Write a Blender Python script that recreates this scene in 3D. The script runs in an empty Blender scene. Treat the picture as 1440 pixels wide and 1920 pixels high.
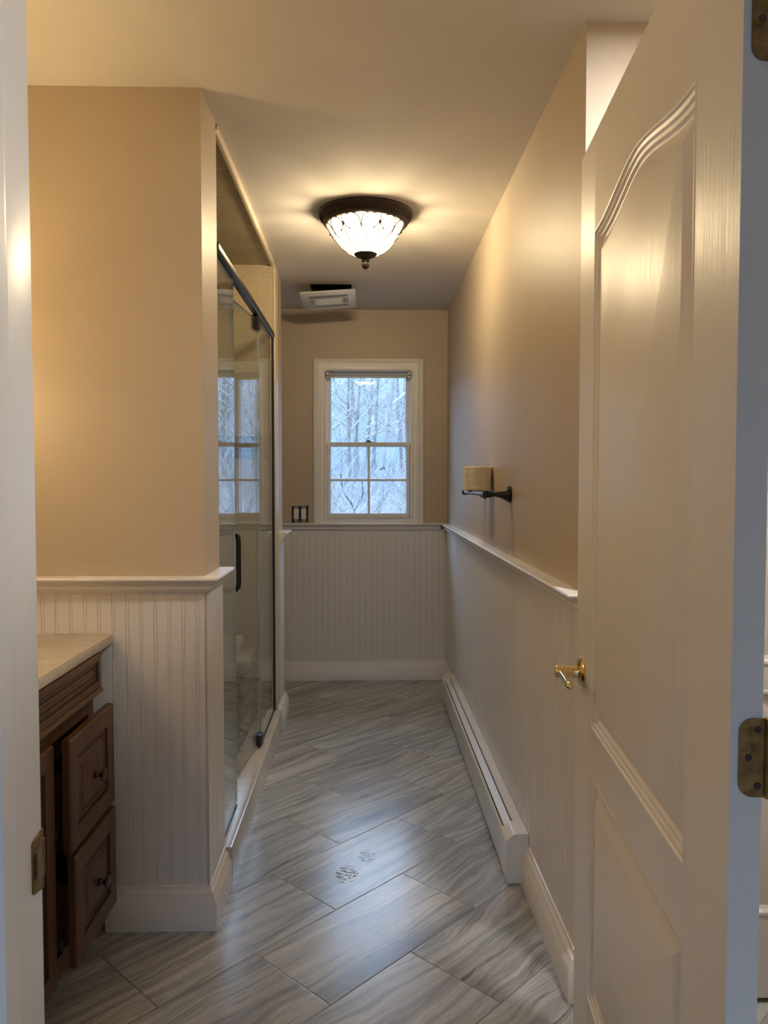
import bpy, bmesh, math, random
from mathutils import Vector, Matrix
random.seed(7)
sc = bpy.context.scene
COL = sc.collection
PI = math.pi

# ------------------------------------------------------------------ helpers
class MB:
    """collects shapes into one mesh"""
    def __init__(s): s.bm = bmesh.new()
    def box(s, x0, x1, y0, y1, z0, z1, bev=0.0, seg=2):
        r = bmesh.ops.create_cube(s.bm, size=1.0)
        vs = r['verts']
        for v in vs:
            v.co = Vector((x0 + (v.co.x + .5) * (x1 - x0), y0 + (v.co.y + .5) * (y1 - y0), z0 + (v.co.z + .5) * (z1 - z0)))
        if bev > 0:
            es = set(e for v in vs for e in v.link_edges)
            bmesh.ops.bevel(s.bm, geom=list(es), offset=bev, segments=seg, affect='EDGES', profile=.5)
        return s
    def prism(s, pts, axis, a0, a1):
        def m(p, a):
            if axis == 'x': return (a, p[0], p[1])
            if axis == 'y': return (p[0], a, p[1])
            return (p[0], p[1], a)
        A = [s.bm.verts.new(m(p, a0)) for p in pts]
        B = [s.bm.verts.new(m(p, a1)) for p in pts]
        n = len(pts)
        for i in range(n):
            j = (i + 1) % n
            s.bm.faces.new((A[i], A[j], B[j], B[i]))
        s.bm.faces.new(A); s.bm.faces.new(B[::-1])
        return s
    def rings(s, rs, cap0=False, cap1=False):
        V = [[s.bm.verts.new(p) for p in r] for r in rs]
        n = len(rs[0])
        for a, b in zip(V, V[1:]):
            for i in range(n):
                j = (i + 1) % n
                s.bm.faces.new((a[i], a[j], b[j], b[i]))
        if cap0: s.bm.faces.new(V[0])
        if cap1: s.bm.faces.new(V[-1])
        return s
    def lathe(s, prof, c=(0, 0, 0), axis='z', seg=32, a0=0.0, caps=True):
        rs = []
        for r, h in prof:
            r = max(r, 1e-5)
            ring = []
            for i in range(seg):
                t = a0 + 2 * PI * i / seg
                a, b = r * math.cos(t), r * math.sin(t)
                p = {'z': (a, b, h), 'x': (h, a, b), 'y': (b, h, a)}[axis]
                ring.append((c[0] + p[0], c[1] + p[1], c[2] + p[2]))
            rs.append(ring)
        return s.rings(rs, caps, caps)
    def tube(s, pts, rad, seg=8, cap=True):
        pts = [Vector(p) for p in pts]
        n = len(pts)
        rad = rad if isinstance(rad, (list, tuple)) else [rad] * n
        t0 = (pts[1] - pts[0]).normalized()
        up = Vector((0, 0, 1)) if abs(t0.z) < .9 else Vector((1, 0, 0))
        u = t0.cross(up).normalized()
        rs = []
        for i in range(n):
            t = (pts[min(i + 1, n - 1)] - pts[max(i - 1, 0)]).normalized()
            u = (u - t * u.dot(t)).normalized()
            w = t.cross(u)
            rs.append([tuple(pts[i] + (u * math.cos(2 * PI * k / seg) + w * math.sin(2 * PI * k / seg)) * rad[i]) for k in range(seg)])
        return s.rings(rs, cap, cap)
    def sweep(s, path, prof, side=1):
        """closed profile (t outward, z) swept along a plan polyline with mitres"""
        P = [Vector((p[0], p[1])) for p in path]
        ns = []
        for a, b in zip(P, P[1:]):
            d = (b - a).normalized(); ns.append(Vector((-d.y, d.x)) * side)
        rs = []
        for i, p in enumerate(P):
            if i == 0: m = ns[0]
            elif i == len(P) - 1: m = ns[-1]
            else:
                q = ns[i - 1] + ns[i]; m = q / (1 + ns[i - 1].dot(ns[i]))
            rs.append([(p.x + m.x * t, p.y + m.y * t, z) for t, z in prof])
        return s.rings(rs, True, True)

ORG = {}
def finish(mb, angle=35):
    bm = mb.bm
    bmesh.ops.remove_doubles(bm, verts=bm.verts, dist=1e-6)
    bmesh.ops.recalc_face_normals(bm, faces=bm.faces)
    return bm

def obj(name, mb, mat, parent=None, smooth=30, org=None, recalc=True):
    """link the collected shapes as ONE mesh object"""
    bm = mb.bm
    if recalc: bmesh.ops.recalc_face_normals(bm, faces=bm.faces)
    me = bpy.data.meshes.new(name)
    for f in bm.faces: f.smooth = smooth > 0
    bm.to_mesh(me); bm.free()
    if smooth > 0:
        try: me.set_sharp_from_angle(angle=math.radians(smooth))
        except Exception: pass
    if parent is not None:
        o_ = ORG[parent.name]
    elif org is not None:
        o_ = Vector(org)
    else:
        xs = [v.co for v in me.vertices]
        mn = Vector((min(c[i] for c in xs) for i in range(3))); mx = Vector((max(c[i] for c in xs) for i in range(3)))
        o_ = Vector(((mn.x + mx.x) / 2, (mn.y + mx.y) / 2, mn.z))
    me.transform(Matrix.Translation(-o_))
    for m in (mat if isinstance(mat, (list, tuple)) else [mat]): me.materials.append(m)
    ob = bpy.data.objects.new(name, me); COL.objects.link(ob)
    if parent is not None: ob.parent = parent
    else: ob.location = o_
    ORG[ob.name] = o_
    return ob

def tag(o, label=None, cat=None, group=None, kind=None):
    if label: o['label'] = label
    if cat: o['category'] = cat
    if group: o['group'] = group
    if kind: o['kind'] = kind
    return o
def struct(name, mb, mat, parent=None, **k):
    o = obj(name, mb, mat, parent, **k)
    if parent is None: o['kind'] = 'structure'
    return o
def empty(name, loc, label=None, cat=None, group=None, kind=None, local=False):
    o = bpy.data.objects.new(name, None); COL.objects.link(o)
    o.empty_display_size = .05
    o.location = loc; ORG[o.name] = Vector((0, 0, 0)) if local else Vector(loc)
    return tag(o, label, cat, group, kind)
def kids(o): return [c for c in bpy.data.objects if c.parent == o]
def dup(o, parent=None):
    c = o.copy(); COL.objects.link(c)
    if parent is not None: c.parent = parent
    for ch in kids(o): dup(ch, c)
    return c

# ------------------------------------------------------------------ materials
def newmat(name):
    m = bpy.data.materials.new(name); m.use_nodes = True
    nt = m.node_tree; nt.nodes.clear()
    return m, nt
class NT:
    def __init__(s, nt): s.nt = nt
    def n(s, t, **k):
        nd = s.nt.nodes.new(t)
        for a, b in k.items(): setattr(nd, a, b)
        return nd
    def link(s, a, b): s.nt.links.new(a, b)
    def val(s, sock, v):
        if hasattr(v, 'is_output') or isinstance(v, bpy.types.NodeSocket): s.link(v, sock)
        else: sock.default_value = v
    def math(s, op, a, b=None, c=None, clamp=False):
        nd = s.n('ShaderNodeMath', operation=op, use_clamp=clamp)
        s.val(nd.inputs[0], a)
        if b is not None: s.val(nd.inputs[1], b)
        if c is not None: s.val(nd.inputs[2], c)
        return nd.outputs[0]
    def comb(s, x, y, z):
        nd = s.n('ShaderNodeCombineXYZ')
        for i, v in enumerate((x, y, z)): s.val(nd.inputs[i], v)
        return nd.outputs[0]
    def coord(s):
        tc = s.n('ShaderNodeTexCoord'); return tc.outputs['Object']
    def sep(s, v):
        nd = s.n('ShaderNodeSeparateXYZ'); s.link(v, nd.inputs[0]); return nd.outputs
    def noise(s, vec, scale, detail=3, rough=.55, dist=0, dim='3D'):
        nd = s.n('ShaderNodeTexNoise', noise_dimensions=dim)
        s.link(vec, nd.inputs['Vector']); nd.inputs['Scale'].default_value = scale
        nd.inputs['Detail'].default_value = detail; nd.inputs['Roughness'].default_value = rough
        nd.inputs['Distortion'].default_value = dist
        return nd.outputs['Fac']
    def ramp(s, fac, stops, interp='LINEAR'):
        nd = s.n('ShaderNodeValToRGB'); cr = nd.color_ramp; cr.interpolation = interp
        while len(cr.elements) < len(stops): cr.elements.new(.5)
        for e, (p, c) in zip(cr.elements, stops):
            e.position = p; e.color = (c[0], c[1], c[2], 1) if not isinstance(c, (int, float)) else (c, c, c, 1)
        s.link(fac, nd.inputs[0]); return nd.outputs[0]
    def mix(s, fac, a, b, mode='MIX'):
        nd = s.n('ShaderNodeMix', data_type='RGBA', blend_type=mode)
        s.val(nd.inputs[0], fac)
        for i, v in ((6, a), (7, b)):
            if isinstance(v, (tuple, list)): nd.inputs[i].default_value = (v[0], v[1], v[2], 1)
            else: s.link(v, nd.inputs[i])
        return nd.outputs[2]
    def bsdf(s, col, rough=.5, metal=0, bump=None, bstr=.1, bdist=.01, spec=.5, coat=0):
        b = s.n('ShaderNodeBsdfPrincipled')
        if isinstance(col, (tuple, list)): b.inputs['Base Color'].default_value = (col[0], col[1], col[2], 1)
        else: s.link(col, b.inputs['Base Color'])
        s.val(b.inputs['Roughness'], rough); b.inputs['Metallic'].default_value = metal
        b.inputs['Specular IOR Level'].default_value = spec
        b.inputs['Coat Weight'].default_value = coat
        if bump is not None:
            bp = s.n('ShaderNodeBump'); bp.inputs['Strength'].default_value = bstr; bp.inputs['Distance'].default_value = bdist
            s.link(bump, bp.inputs['Height']); s.link(bp.outputs[0], b.inputs['Normal'])
        o = s.n('ShaderNodeOutputMaterial'); s.link(b.outputs[0], o.inputs[0])
        return b

def srgb(r, g, b):
    f = lambda c: (c / 255 / 12.92) if c / 255 <= .04045 else ((c / 255 + .055) / 1.055) ** 2.4
    return (f(r), f(g), f(b))

def paint(name, col, rough=.5, bscale=120, bstr=.05, var=.03, spec=.5):
    m, nt = newmat(name); N = NT(nt); c = N.coord()
    n1 = N.noise(c, 2.3, 2); n2 = N.noise(c, bscale, 2)
    cc = N.ramp(n1, [(.3, [x * (1 - var) for x in col]), (.7, [min(1, x * (1 + var)) for x in col])])
    N.bsdf(cc, rough, bump=n2, bstr=bstr, bdist=.002, spec=spec)
    return m
def metal(name, col, rough=.25, var=.15, scale=30):
    m, nt = newmat(name); N = NT(nt); c = N.coord()
    n1 = N.noise(c, scale, 3)
    cc = N.ramp(n1, [(.35, [x * (1 - var) for x in col]), (.7, [min(1, x * (1 + var)) for x in col])])
    N.bsdf(cc, N.math('MULTIPLY_ADD', n1, .15, rough - .07), metal=1)
    return m

WALL_C = (.54, .449, .337)
m_wall = paint('wall_paint', WALL_C, .48, 160, .08)
m_ceil = paint('ceiling_paint', (.72, .68, .63), .85, 140, .06, .03, .25)
m_trim = paint('trim_paint', (.82, .80, .78), .32, 60, .02)
m_bead = paint('beadboard_paint', (.81, .79, .77), .38, 60, .02)
m_hall = paint('hall_paint', (.72, .64, .54), .6)
m_black = paint('black_metal', (.009, .008, .008), .38, 50, .02, .2)
m_dark = paint('dark_interior', (.02, .018, .016), .7)
m_vinyl = paint('window_vinyl', (.78, .76, .75), .4, 60, .01)
m_white = paint('white_enamel', (.78, .77, .76), .33, 80, .02)
m_brass = metal('polished_brass', (.82, .66, .34), .13, .06, 12)
m_abrass = metal('aged_brass', (.30, .205, .085), .42, .35, 60)
m_bronze = paint('bronze_paint', (.030, .017, .010), .42, 90, .1, .3)
m_bronzem = metal('dark_bronze', (.10, .085, .08), .3, .3, 40)
m_steel = metal('galvanised_steel', (.35, .34, .33), .45, .2, 40)
m_rail = paint('grey_vinyl_rail', (.42, .45, .50), .55, 60, .01)
m_silver = metal('satin_aluminium', (.75, .76, .78), .3, .05, 20)

# door paint with embossed vertical wood grain
def door_paint():
    m, nt = newmat('door_paint'); N = NT(nt); c = N.coord(); x, y, z = N.sep(c)
    v = N.comb(N.math('MULTIPLY', x, 55), 0, N.math('MULTIPLY', z, 2.2))
    g = N.noise(v, 2.0, 5, .65, .8)
    n1 = N.noise(c, 2, 2)
    cc = N.ramp(n1, [(.3, (.82, .79, .745)), (.7, (.85, .82, .775))])
    N.bsdf(cc, .37, bump=g, bstr=.5, bdist=.0014)
    return m
m_door = door_paint()

# diagonal porcelain plank-tile floor
def floor_mat():
    m, nt = newmat('floor_tile'); N = NT(nt); c = N.coord(); x, y, z = N.sep(c)
    k = .70710678
    u = N.math('MULTIPLY', N.math('ADD', x, y), k)
    v = N.math('MULTIPLY', N.math('SUBTRACT', y, x), k)
    W, L = .3065, .607
    vr = N.math('DIVIDE', N.math('SUBTRACT', v, 1.396 - 30 * W), W)
    row = N.math('FLOOR', vr); fv = N.math('SUBTRACT', vr, row)
    par = N.math('FLOORED_MODULO', row, 2.0)
    ur = N.math('DIVIDE', N.math('SUBTRACT', N.math('SUBTRACT', u, 1.270 - 20 * L), N.math('MULTIPLY', par, L / 2)), L)
    colm = N.math('FLOOR', ur); fu = N.math('SUBTRACT', ur, colm)
    wn = N.n('ShaderNodeTexWhiteNoise', noise_dimensions='2D')
    N.link(N.comb(row, colm, 0), wn.inputs['Vector'])
    rnd = wn.outputs['Value']; r3 = N.sep(wn.outputs['Color'])
    # distance from the joints
    du = N.math('MULTIPLY', N.math('MINIMUM', fu, N.math('SUBTRACT', 1.0, fu)), L)
    dv = N.math('MULTIPLY', N.math('MINIMUM', fv, N.math('SUBTRACT', 1.0, fv)), W)
    dj = N.math('MINIMUM', du, dv)
    grout = N.math('LESS_THAN', dj, .0015)
    # veins
    lu = N.math('ADD', u, N.math('MULTIPLY', rnd, 37.0))
    slope = N.math('MULTIPLY', N.math('SUBTRACT', r3[1], .5), .14)
    lv = N.math('ADD', N.math('ADD', v, N.math('MULTIPLY', u, slope)), N.math('MULTIPLY', r3[2], 11.0))
    wv = N.noise(N.comb(N.math('MULTIPLY', lu, 2.2), N.math('MULTIPLY', lv, 5), 0), 1.0, 2)
    lvw = N.math('ADD', lv, N.math('MULTIPLY', wv, .12))
    broad = N.noise(N.comb(N.math('MULTIPLY', lu, .5), N.math('MULTIPLY', lvw, 9), 0), 1.0, 3, .55)
    fine = N.noise(N.comb(N.math('MULTIPLY', lu, 1.7), N.math('MULTIPLY', lvw, 40), 0), 1.0, 5, .68, .4)
    grain = N.noise(N.comb(N.math('MULTIPLY', lu, 28), N.math('MULTIPLY', lvw, 240), 0), 1.0, 3, .7)
    base = N.ramp(broad, [(.26, (.20, .19, .185)), (.38, (.33, .32, .31)), (.46, (.48, .465, .445)), (.52, (.30, .29, .285)), (.58, (.43, .415, .40)), (.70, (.58, .56, .535))])
    f2 = N.ramp(fine, [(.33, .46), (.40, .88), (.56, 1.0), (.70, 1.12)])
    a = N.mix(1.0, base, f2, 'MULTIPLY')
    hair = N.noise(N.comb(N.math('MULTIPLY', lu, 3.2), N.math('MULTIPLY', lvw, 120), 0), 1.0, 3, .6, .3)
    a = N.mix(1.0, a, N.ramp(hair, [(.34, .62), (.42, .96), (.6, 1.0), (.68, 1.12)]), 'MULTIPLY')
    g2 = N.ramp(grain, [(.3, .84), (.6, 1.06)])
    a = N.mix(1.0, a, g2, 'MULTIPLY')
    hue = N.mix(r3[0], (.975, 1.0, 1.03), (.935, 1.0, 1.09))
    a = N.mix(1.0, a, hue, 'MULTIPLY')
    bri = N.math('MULTIPLY_ADD', rnd, .28, 1.02)
    a = N.mix(1.0, a, N.comb(bri, bri, bri), 'MULTIPLY')
    # two dusty shoe-sole smudges
    def smudge(cx, cy, rx, ry):
        dx = N.math('DIVIDE', N.math('SUBTRACT', x, cx), rx); dy = N.math('DIVIDE', N.math('SUBTRACT', y, cy), ry)
        r = N.math('SQRT', N.math('ADD', N.math('MULTIPLY', dx, dx), N.math('MULTIPLY', dy, dy)))
        w = N.noise(c, 26, 2)
        bands = N.math('SINE', N.math('MULTIPLY', N.math('ADD', N.math('ADD', y, N.math('MULTIPLY', x, .35)), N.math('MULTIPLY', w, .03)), 330.0))
        brk = N.noise(c, 60, 2)
        q = N.math('MULTIPLY', N.math('LESS_THAN', N.math('ADD', r, N.math('MULTIPLY', w, .5)), 1.15), N.math('GREATER_THAN', bands, -.1))
        return N.math('MULTIPLY', q, N.math('GREATER_THAN', brk, .47))
    s = N.math('MAXIMUM', smudge(-.064, 2.53, .042, .062), N.math('MULTIPLY', smudge(.002, 2.652, .035, .05), .5))
    a = N.mix(N.math('MULTIPLY', s, .5), a, (.17, .145, .11))
    a = N.mix(grout, a, (.13, .12, .11))
    rough = N.math('ADD', N.math('MULTIPLY_ADD', fine, .10, .21), N.math('MULTIPLY', N.math('MAXIMUM', s, grout), .25))
    ht = N.math('ADD', N.math('MULTIPLY', N.math('MINIMUM', N.math('DIVIDE', dj, .003), 1.0), 1.0), N.math('MULTIPLY', grain, .06))
    N.bsdf(a, rough, bump=ht, bstr=.25, bdist=.0015)
    return m
m_floor = floor_mat()

# travertine shower tile (12 in squares), axis a,b = the wall's horizontal axis and height
def tile_mat(name, horiz, c1, c2, size=.304, h0=.22, u0=0.0, size_u=None, rough=.35, grout=(.60, .52, .40), flat=False):
    m, nt = newmat(name); N = NT(nt); c = N.coord(); xyz = N.sep(c)
    size_u = size_u or size
    a = xyz[{'x': 0, 'y': 1}[horiz]]; b = xyz[1] if flat else xyz[2]
    def fr(q, o, s):
        t = N.math('DIVIDE', N.math('SUBTRACT', q, o - 20 * s), s); f = N.math('FLOOR', t)
        g = N.math('SUBTRACT', t, f)
        return f, N.math('MULTIPLY', N.math('MINIMUM', g, N.math('SUBTRACT', 1.0, g)), s)
    fa, da = fr(a, u0, size_u); fb, db = fr(b, h0, size)
    gr = N.math('LESS_THAN', N.math('MINIMUM', da, db), .0014)
    wn = N.n('ShaderNodeTexWhiteNoise', noise_dimensions='2D'); N.link(N.comb(fa, fb, 0), wn.inputs['Vector'])
    r = N.sep(wn.outputs['Color'])
    vec = N.n('ShaderNodeVectorMath', operation='ADD'); N.link(c, vec.inputs[0])
    N.link(N.comb(N.math('MULTIPLY', r[0], 9), N.math('MULTIPLY', r[1], 9), r[2]), vec.inputs[1])
    n1 = N.noise(vec.outputs[0], 5, 5, .6, .6); n2 = N.noise(vec.outputs[0], 60, 3, .6)
    cc = N.ramp(n1, [(.3, c1), (.65, c2)])
    cc = N.mix(.35, cc, N.ramp(n2, [(.3, [q * .7 for q in c1]), (.7, c2)]))
    cc = N.mix(gr, cc, grout)
    N.bsdf(cc, rough, bump=N.math('SUBTRACT', 1.0, gr), bstr=.2, bdist=.001)
    return m
TC1, TC2 = (.46, .375, .245), (.60, .50, .34)
m_tile_end = tile_mat('shower_tile_end', 'x', TC1, TC2, u0=-.46)
m_tile_side = tile_mat('shower_tile_side', 'y', TC1, TC2)
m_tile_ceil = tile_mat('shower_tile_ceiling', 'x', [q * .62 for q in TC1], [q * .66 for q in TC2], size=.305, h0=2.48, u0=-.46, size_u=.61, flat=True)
m_bull = tile_mat('bullnose_tile', 'y', (.62, .52, .37), (.72, .62, .46), size=.305, h0=.22, size_u=.305, rough=.3)
m_curb = tile_mat('curb_marble', 'y', (.52, .47, .40), (.66, .60, .53), size=.4, h0=-.5, u0=2.47, size_u=.305, rough=.18, grout=(.42, .37, .31))

def hex_mat():
    m, nt = newmat('pebble_tile'); N = NT(nt); c = N.coord()
    vo = N.n('ShaderNodeTexVoronoi', feature='DISTANCE_TO_EDGE'); N.link(c, vo.inputs['Vector']); vo.inputs['Scale'].default_value = 20; vo.inputs['Randomness'].default_value = .55
    vc = N.n('ShaderNodeTexVoronoi', feature='F1'); N.link(c, vc.inputs['Vector']); vc.inputs['Scale'].default_value = 20; vc.inputs['Randomness'].default_value = .55
    e = N.math('LESS_THAN', vo.outputs['Distance'], .05)
    n1 = N.noise(c, 14, 4)
    a = N.ramp(n1, [(.3, (.40, .33, .24)), (.7, (.58, .50, .38))])
    a = N.mix(.06, a, vc.outputs['Color'], 'OVERLAY')
    a = N.mix(e, a, (.24, .20, .15))
    N.bsdf(a, .4, bump=N.math('MINIMUM', vo.outputs['Distance'], .08), bstr=.4, bdist=.02)
    return m
m_hex = hex_mat()

def mosaic_mat():
    m, nt = newmat('glass_mosaic'); N = NT(nt); c = N.coord(); x, y, z = N.sep(c)
    s = .0292
    q = N.math('ADD', x, y)
    tu = N.math('DIVIDE', N.math('ADD', q, 10), s); tz = N.math('DIVIDE', N.math('SUBTRACT', z, .001), s)
    fu, fz = N.math('FLOOR', tu), N.math('FLOOR', tz)
    gu, gz = N.math('SUBTRACT', tu, fu), N.math('SUBTRACT', tz, fz)
    d = N.math('MINIMUM', N.math('MINIMUM', gu, N.math('SUBTRACT', 1, gu)), N.math('MINIMUM', gz, N.math('SUBTRACT', 1, gz)))
    g = N.math('LESS_THAN', d, .05)
    wn = N.n('ShaderNodeTexWhiteNoise', noise_dimensions='2D'); N.link(N.comb(fu, fz, 0), wn.inputs['Vector'])
    a = N.ramp(wn.outputs['Value'], [(.1, (.008, .010, .010)), (.5, (.03, .04, .04)), (.8, (.09, .11, .10)), (1, (.16, .15, .12))])
    a = N.mix(g, a, (.35, .33, .27))
    N.bsdf(a, .12)
    return m
m_mosaic = mosaic_mat()

def wood_mat():
    m, nt = newmat('stained_maple'); N = NT(nt); c = N.coord(); x, y, z = N.sep(c)
    g = N.noise(N.comb(N.math('MULTIPLY', x, 40), N.math('MULTIPLY', y, 40), N.math('MULTIPLY', z, 3)), 1.0, 4, .6, .6)
    n1 = N.noise(c, 5, 3)
    a = N.ramp(g, [(.3, (.070, .031, .012)), (.7, (.130, .061, .024))])
    a = N.mix(1.0, a, N.ramp(n1, [(.3, .72), (.7, 1.15)]), 'MULTIPLY')
    N.bsdf(a, .42, bump=g, bstr=.06, bdist=.001)
    return m
m_wood = wood_mat()
m_groove = paint('dark_groove', (.018, .008, .004), .5)  # near-black brown for the lines laid along the panel grooves

def stone_mat():
    m, nt = newmat('cream_quartz'); N = NT(nt); c = N.coord()
    w = N.noise(c, 3, 4, .6, 1.5)
    v = N.math('ABSOLUTE', N.math('SUBTRACT', w, .5))
    n2 = N.noise(c, 9, 5, .6)
    vein = N.math('MULTIPLY', N.math('LESS_THAN', v, .005), N.math('GREATER_THAN', n2, .47))
    a = N.ramp(n2, [(.3, (.60, .50, .36)), (.7, (.70, .60, .45))])
    a = N.mix(N.math('MULTIPLY', vein, .45), a, (.30, .22, .13))
    N.bsdf(a, .14)
    return m
m_stone = stone_mat()

def glass_mat(name, tint=(.96, .975, .965), tintedge=None):
    """clear pane: Schlick reflection over straight transmission"""
    m, nt = newmat(name); N = NT(nt)
    g = N.n('ShaderNodeNewGeometry')
    d = N.n('ShaderNodeVectorMath', operation='DOT_PRODUCT'); N.link(g.outputs['Normal'], d.inputs[0]); N.link(g.outputs['Incoming'], d.inputs[1])
    a = N.math('ABSOLUTE', d.outputs['Value'])
    f = N.math('POWER', N.math('SUBTRACT', 1.0, a, clamp=True), 5.0)
    f = N.math('MULTIPLY_ADD', f, .96, .04)
    gl = N.n('ShaderNodeBsdfGlossy'); gl.inputs['Roughness'].default_value = 0.0; gl.inputs['Color'].default_value = (1, 1, 1, 1)
    tr = N.n('ShaderNodeBsdfTransparent'); tr.inputs['Color'].default_value = (*tint, 1)
    mx = N.n('ShaderNodeMixShader'); N.link(f, mx.inputs[0]); N.link(tr.outputs[0], mx.inputs[1]); N.link(gl.outputs[0], mx.inputs[2])
    o = N.n('ShaderNodeOutputMaterial'); N.link(mx.outputs[0], o.inputs[0])
    return m
m_pane = glass_mat('window_glass', (.98, .99, .99))
m_sglass = glass_mat('shower_glass', (.93, .955, .935))
m_sedge = paint('glass_edge', (.42, .50, .45), .15)

def emit_mat(name, col, st, diffuse=(.8, .75, .6)):
    m, nt = newmat(name); N = NT(nt)
    e = N.n('ShaderNodeEmission'); e.inputs['Color'].default_value = (*col, 1); e.inputs['Strength'].default_value = st
    n1 = N.noise(N.coord(), 20, 2)
    N.link(N.math('MULTIPLY_ADD', n1, st * .2, st * .9), e.inputs['Strength'])
    b = N.n('ShaderNodeBsdfPrincipled'); b.inputs['Base Color'].default_value = (*diffuse, 1); b.inputs['Roughness'].default_value = .25
    ad = N.n('ShaderNodeAddShader'); N.link(e.outputs[0], ad.inputs[0]); N.link(b.outputs[0], ad.inputs[1])
    o = N.n('ShaderNodeOutputMaterial'); N.link(ad.outputs[0], o.inputs[0])
    return m

# ------------------------------------------------------------------ dimensions (metres; x right, y away, z up)
CEIL = 2.435
XR, XL = .540, -1.30
YB = 5.07
YC = 1.905            # right corner
YV0, YV1 = 2.245, 2.47  # wall between vanity and shower
YS = 4.00             # shower end wall
XS = -.468            # corridor face of the shower walls
YE = 4.34
YD0, YD1 = .735, .870  # door wall

# ------------------------------------------------------------------ shell
struct('floor', MB().box(-1.45, 1.85, -2.4, 5.2, -.12, 0), m_floor, org=(0, 0, 0), smooth=0)

hx0, hx1, hy0, hy1 = -.317, -.078, 4.43, 4.66
c = MB()
c.box(-1.45, 1.85, -2.4, hy0, CEIL, CEIL + .1); c.box(-1.45, 1.85, hy1, 5.2, CEIL, CEIL + .1)
c.box(-1.45, hx0, hy0, hy1, CEIL, CEIL + .1); c.box(hx1, 1.85, hy0, hy1, CEIL, CEIL + .1)
struct('ceiling', c, m_ceil, org=(0, 0, CEIL), smooth=0)

struct('wall_left', MB().box(XL - .1, XL, YD1, YB, 0, CEIL), m_wall, smooth=0)
w_van = struct('wall_vanity', MB().box(XL, XS, YV0, YV1, 0, CEIL), m_wall, smooth=0)
struct('wall_right', MB().box(XR, XR + .11, YC, YB, 0, CEIL), m_wall, smooth=0)
struct('wall_alcove', MB().box(XR + .11, 1.75, YC, YC + .1, 0, CEIL), m_wall, smooth=0)
struct('wall_alcove_side', MB().box(1.65, 1.75, YD1, YC, 0, CEIL), m_wall, smooth=0)
struct('wall_partition', MB().box(XL, XS, YS + .012, YE, 0, CEIL), m_wall, smooth=0)

# back wall with the window opening
WX0, WX1, WZ0, WZ1 = -.262, .304, 1.062, 2.046
b = MB()
b.box(XL - .1, WX0, YB, YB + .13, 0, CEIL); b.box(WX1, XR + .11, YB, YB + .13, 0, CEIL)
b.box(WX0, WX1, YB, YB + .13, 0, WZ0); b.box(WX0, WX1, YB, YB + .13, WZ1, CEIL)
struct('wall_back', b, m_wall, smooth=0)

# door wall (the camera stands in its doorway)
JX0, JX1, JZ = -.369, .478, 2.05
b = MB()
b.box(XL - .1, JX0 - .019, YD0, YD1, 0, CEIL); b.box(JX1 + .019, 1.75, YD0, YD1, 0, CEIL)
b.box(JX0 - .019, JX1 + .019, YD0, YD1, JZ + .019, CEIL)
struct('wall_doorway', b, m_wall, smooth=0)
# hall
struct('wall_hall_left', MB().box(-1.4, -1.3, -2.3, YD0, 0, CEIL), m_hall, smooth=0)
struct('wall_hall_right', MB().box(1.65, 1.75, -2.3, YD0, 0, CEIL), m_hall, smooth=0)
HWX0, HWX1, HWZ0, HWZ1 = -.62, .62, .75, 2.1
b = MB()
b.box(-1.4, HWX0, -2.4, -2.3, 0, CEIL); b.box(HWX1, 1.75, -2.4, -2.3, 0, CEIL)
b.box(HWX0, HWX1, -2.4, -2.3, 0, HWZ0); b.box(HWX0, HWX1, -2.4, -2.3, HWZ1, CEIL)
struct('wall_hall_back', b, m_hall, smooth=0)
hw = empty('window_2', (0, -2.35, HWZ0), kind='structure')
f = MB()
f.box(HWX0, HWX0 + .05, -2.38, -2.32, HWZ0, HWZ1); f.box(HWX1 - .05, HWX1, -2.38, -2.32, HWZ0, HWZ1)
f.box(HWX0 + .05, HWX1 - .05, -2.38, -2.32, HWZ0, HWZ0 + .05); f.box(HWX0 + .05, HWX1 - .05, -2.38, -2.32, HWZ1 - .05, HWZ1)
f.box(-.025, .025, -2.38, -2.32, HWZ0 + .05, HWZ1 - .05)
obj('window_frame', f, m_vinyl, hw)
obj('window_pane', MB().box(HWX0 + .05, HWX1 - .05, -2.352, -2.348, HWZ0 + .05, HWZ1 - .05), m_pane, hw, smooth=0)

# eaves outside the back window
struct('trim_eave', MB().box(-3, 3, 5.2, 6.15, 2.62, 2.74), m_vinyl, smooth=0)
struct('sky_block_roof', MB().box(-3, 3, -3, 6.2, 2.74, 2.85), m_dark, smooth=0)  # unseen slab added above the rooms to stop sky light leaking in

# ------------------------------------------------------------------ door frame
jf = empty('trim_doorframe', (JX0, YD1, 0), kind='structure')
def jamb_side(x, s):
    """s=+1: the jamb's face looks to +x"""
    return MB().box(min(x, x - .019 * s), max(x, x - .019 * s), YD0, YD1, 0, JZ, .0015)
obj('strike_jamb', jamb_side(JX0, 1), m_trim, jf)
obj('hinge_jamb', jamb_side(JX1, -1), m_trim, jf)
obj('head_jamb', MB().box(JX0 - .019, JX1 + .019, YD0, YD1, JZ, JZ + .019), m_trim, jf)
def stop_prof(x, s):
    y0, y1 = YD0 + .02, YD1 - .075
    pts = [(x, y0), (x + s * .011, y0), (x + s * .011, y1 - .012)]
    for i in range(1, 6):
        a = PI / 2 * i / 6
        pts.append((x + s * (.011 - .006 * (1 - math.cos(a))), y1 - .012 + .012 * math.sin(a)))
    pts += [(x + s * .003, y1), (x, y1)]
    return pts
obj('door_stop', MB().prism(stop_prof(JX0, 1), 'z', 0, JZ), m_trim, jf)
obj('door_stop', MB().prism(stop_prof(JX1, -1), 'z', 0, JZ), m_trim, jf)
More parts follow.
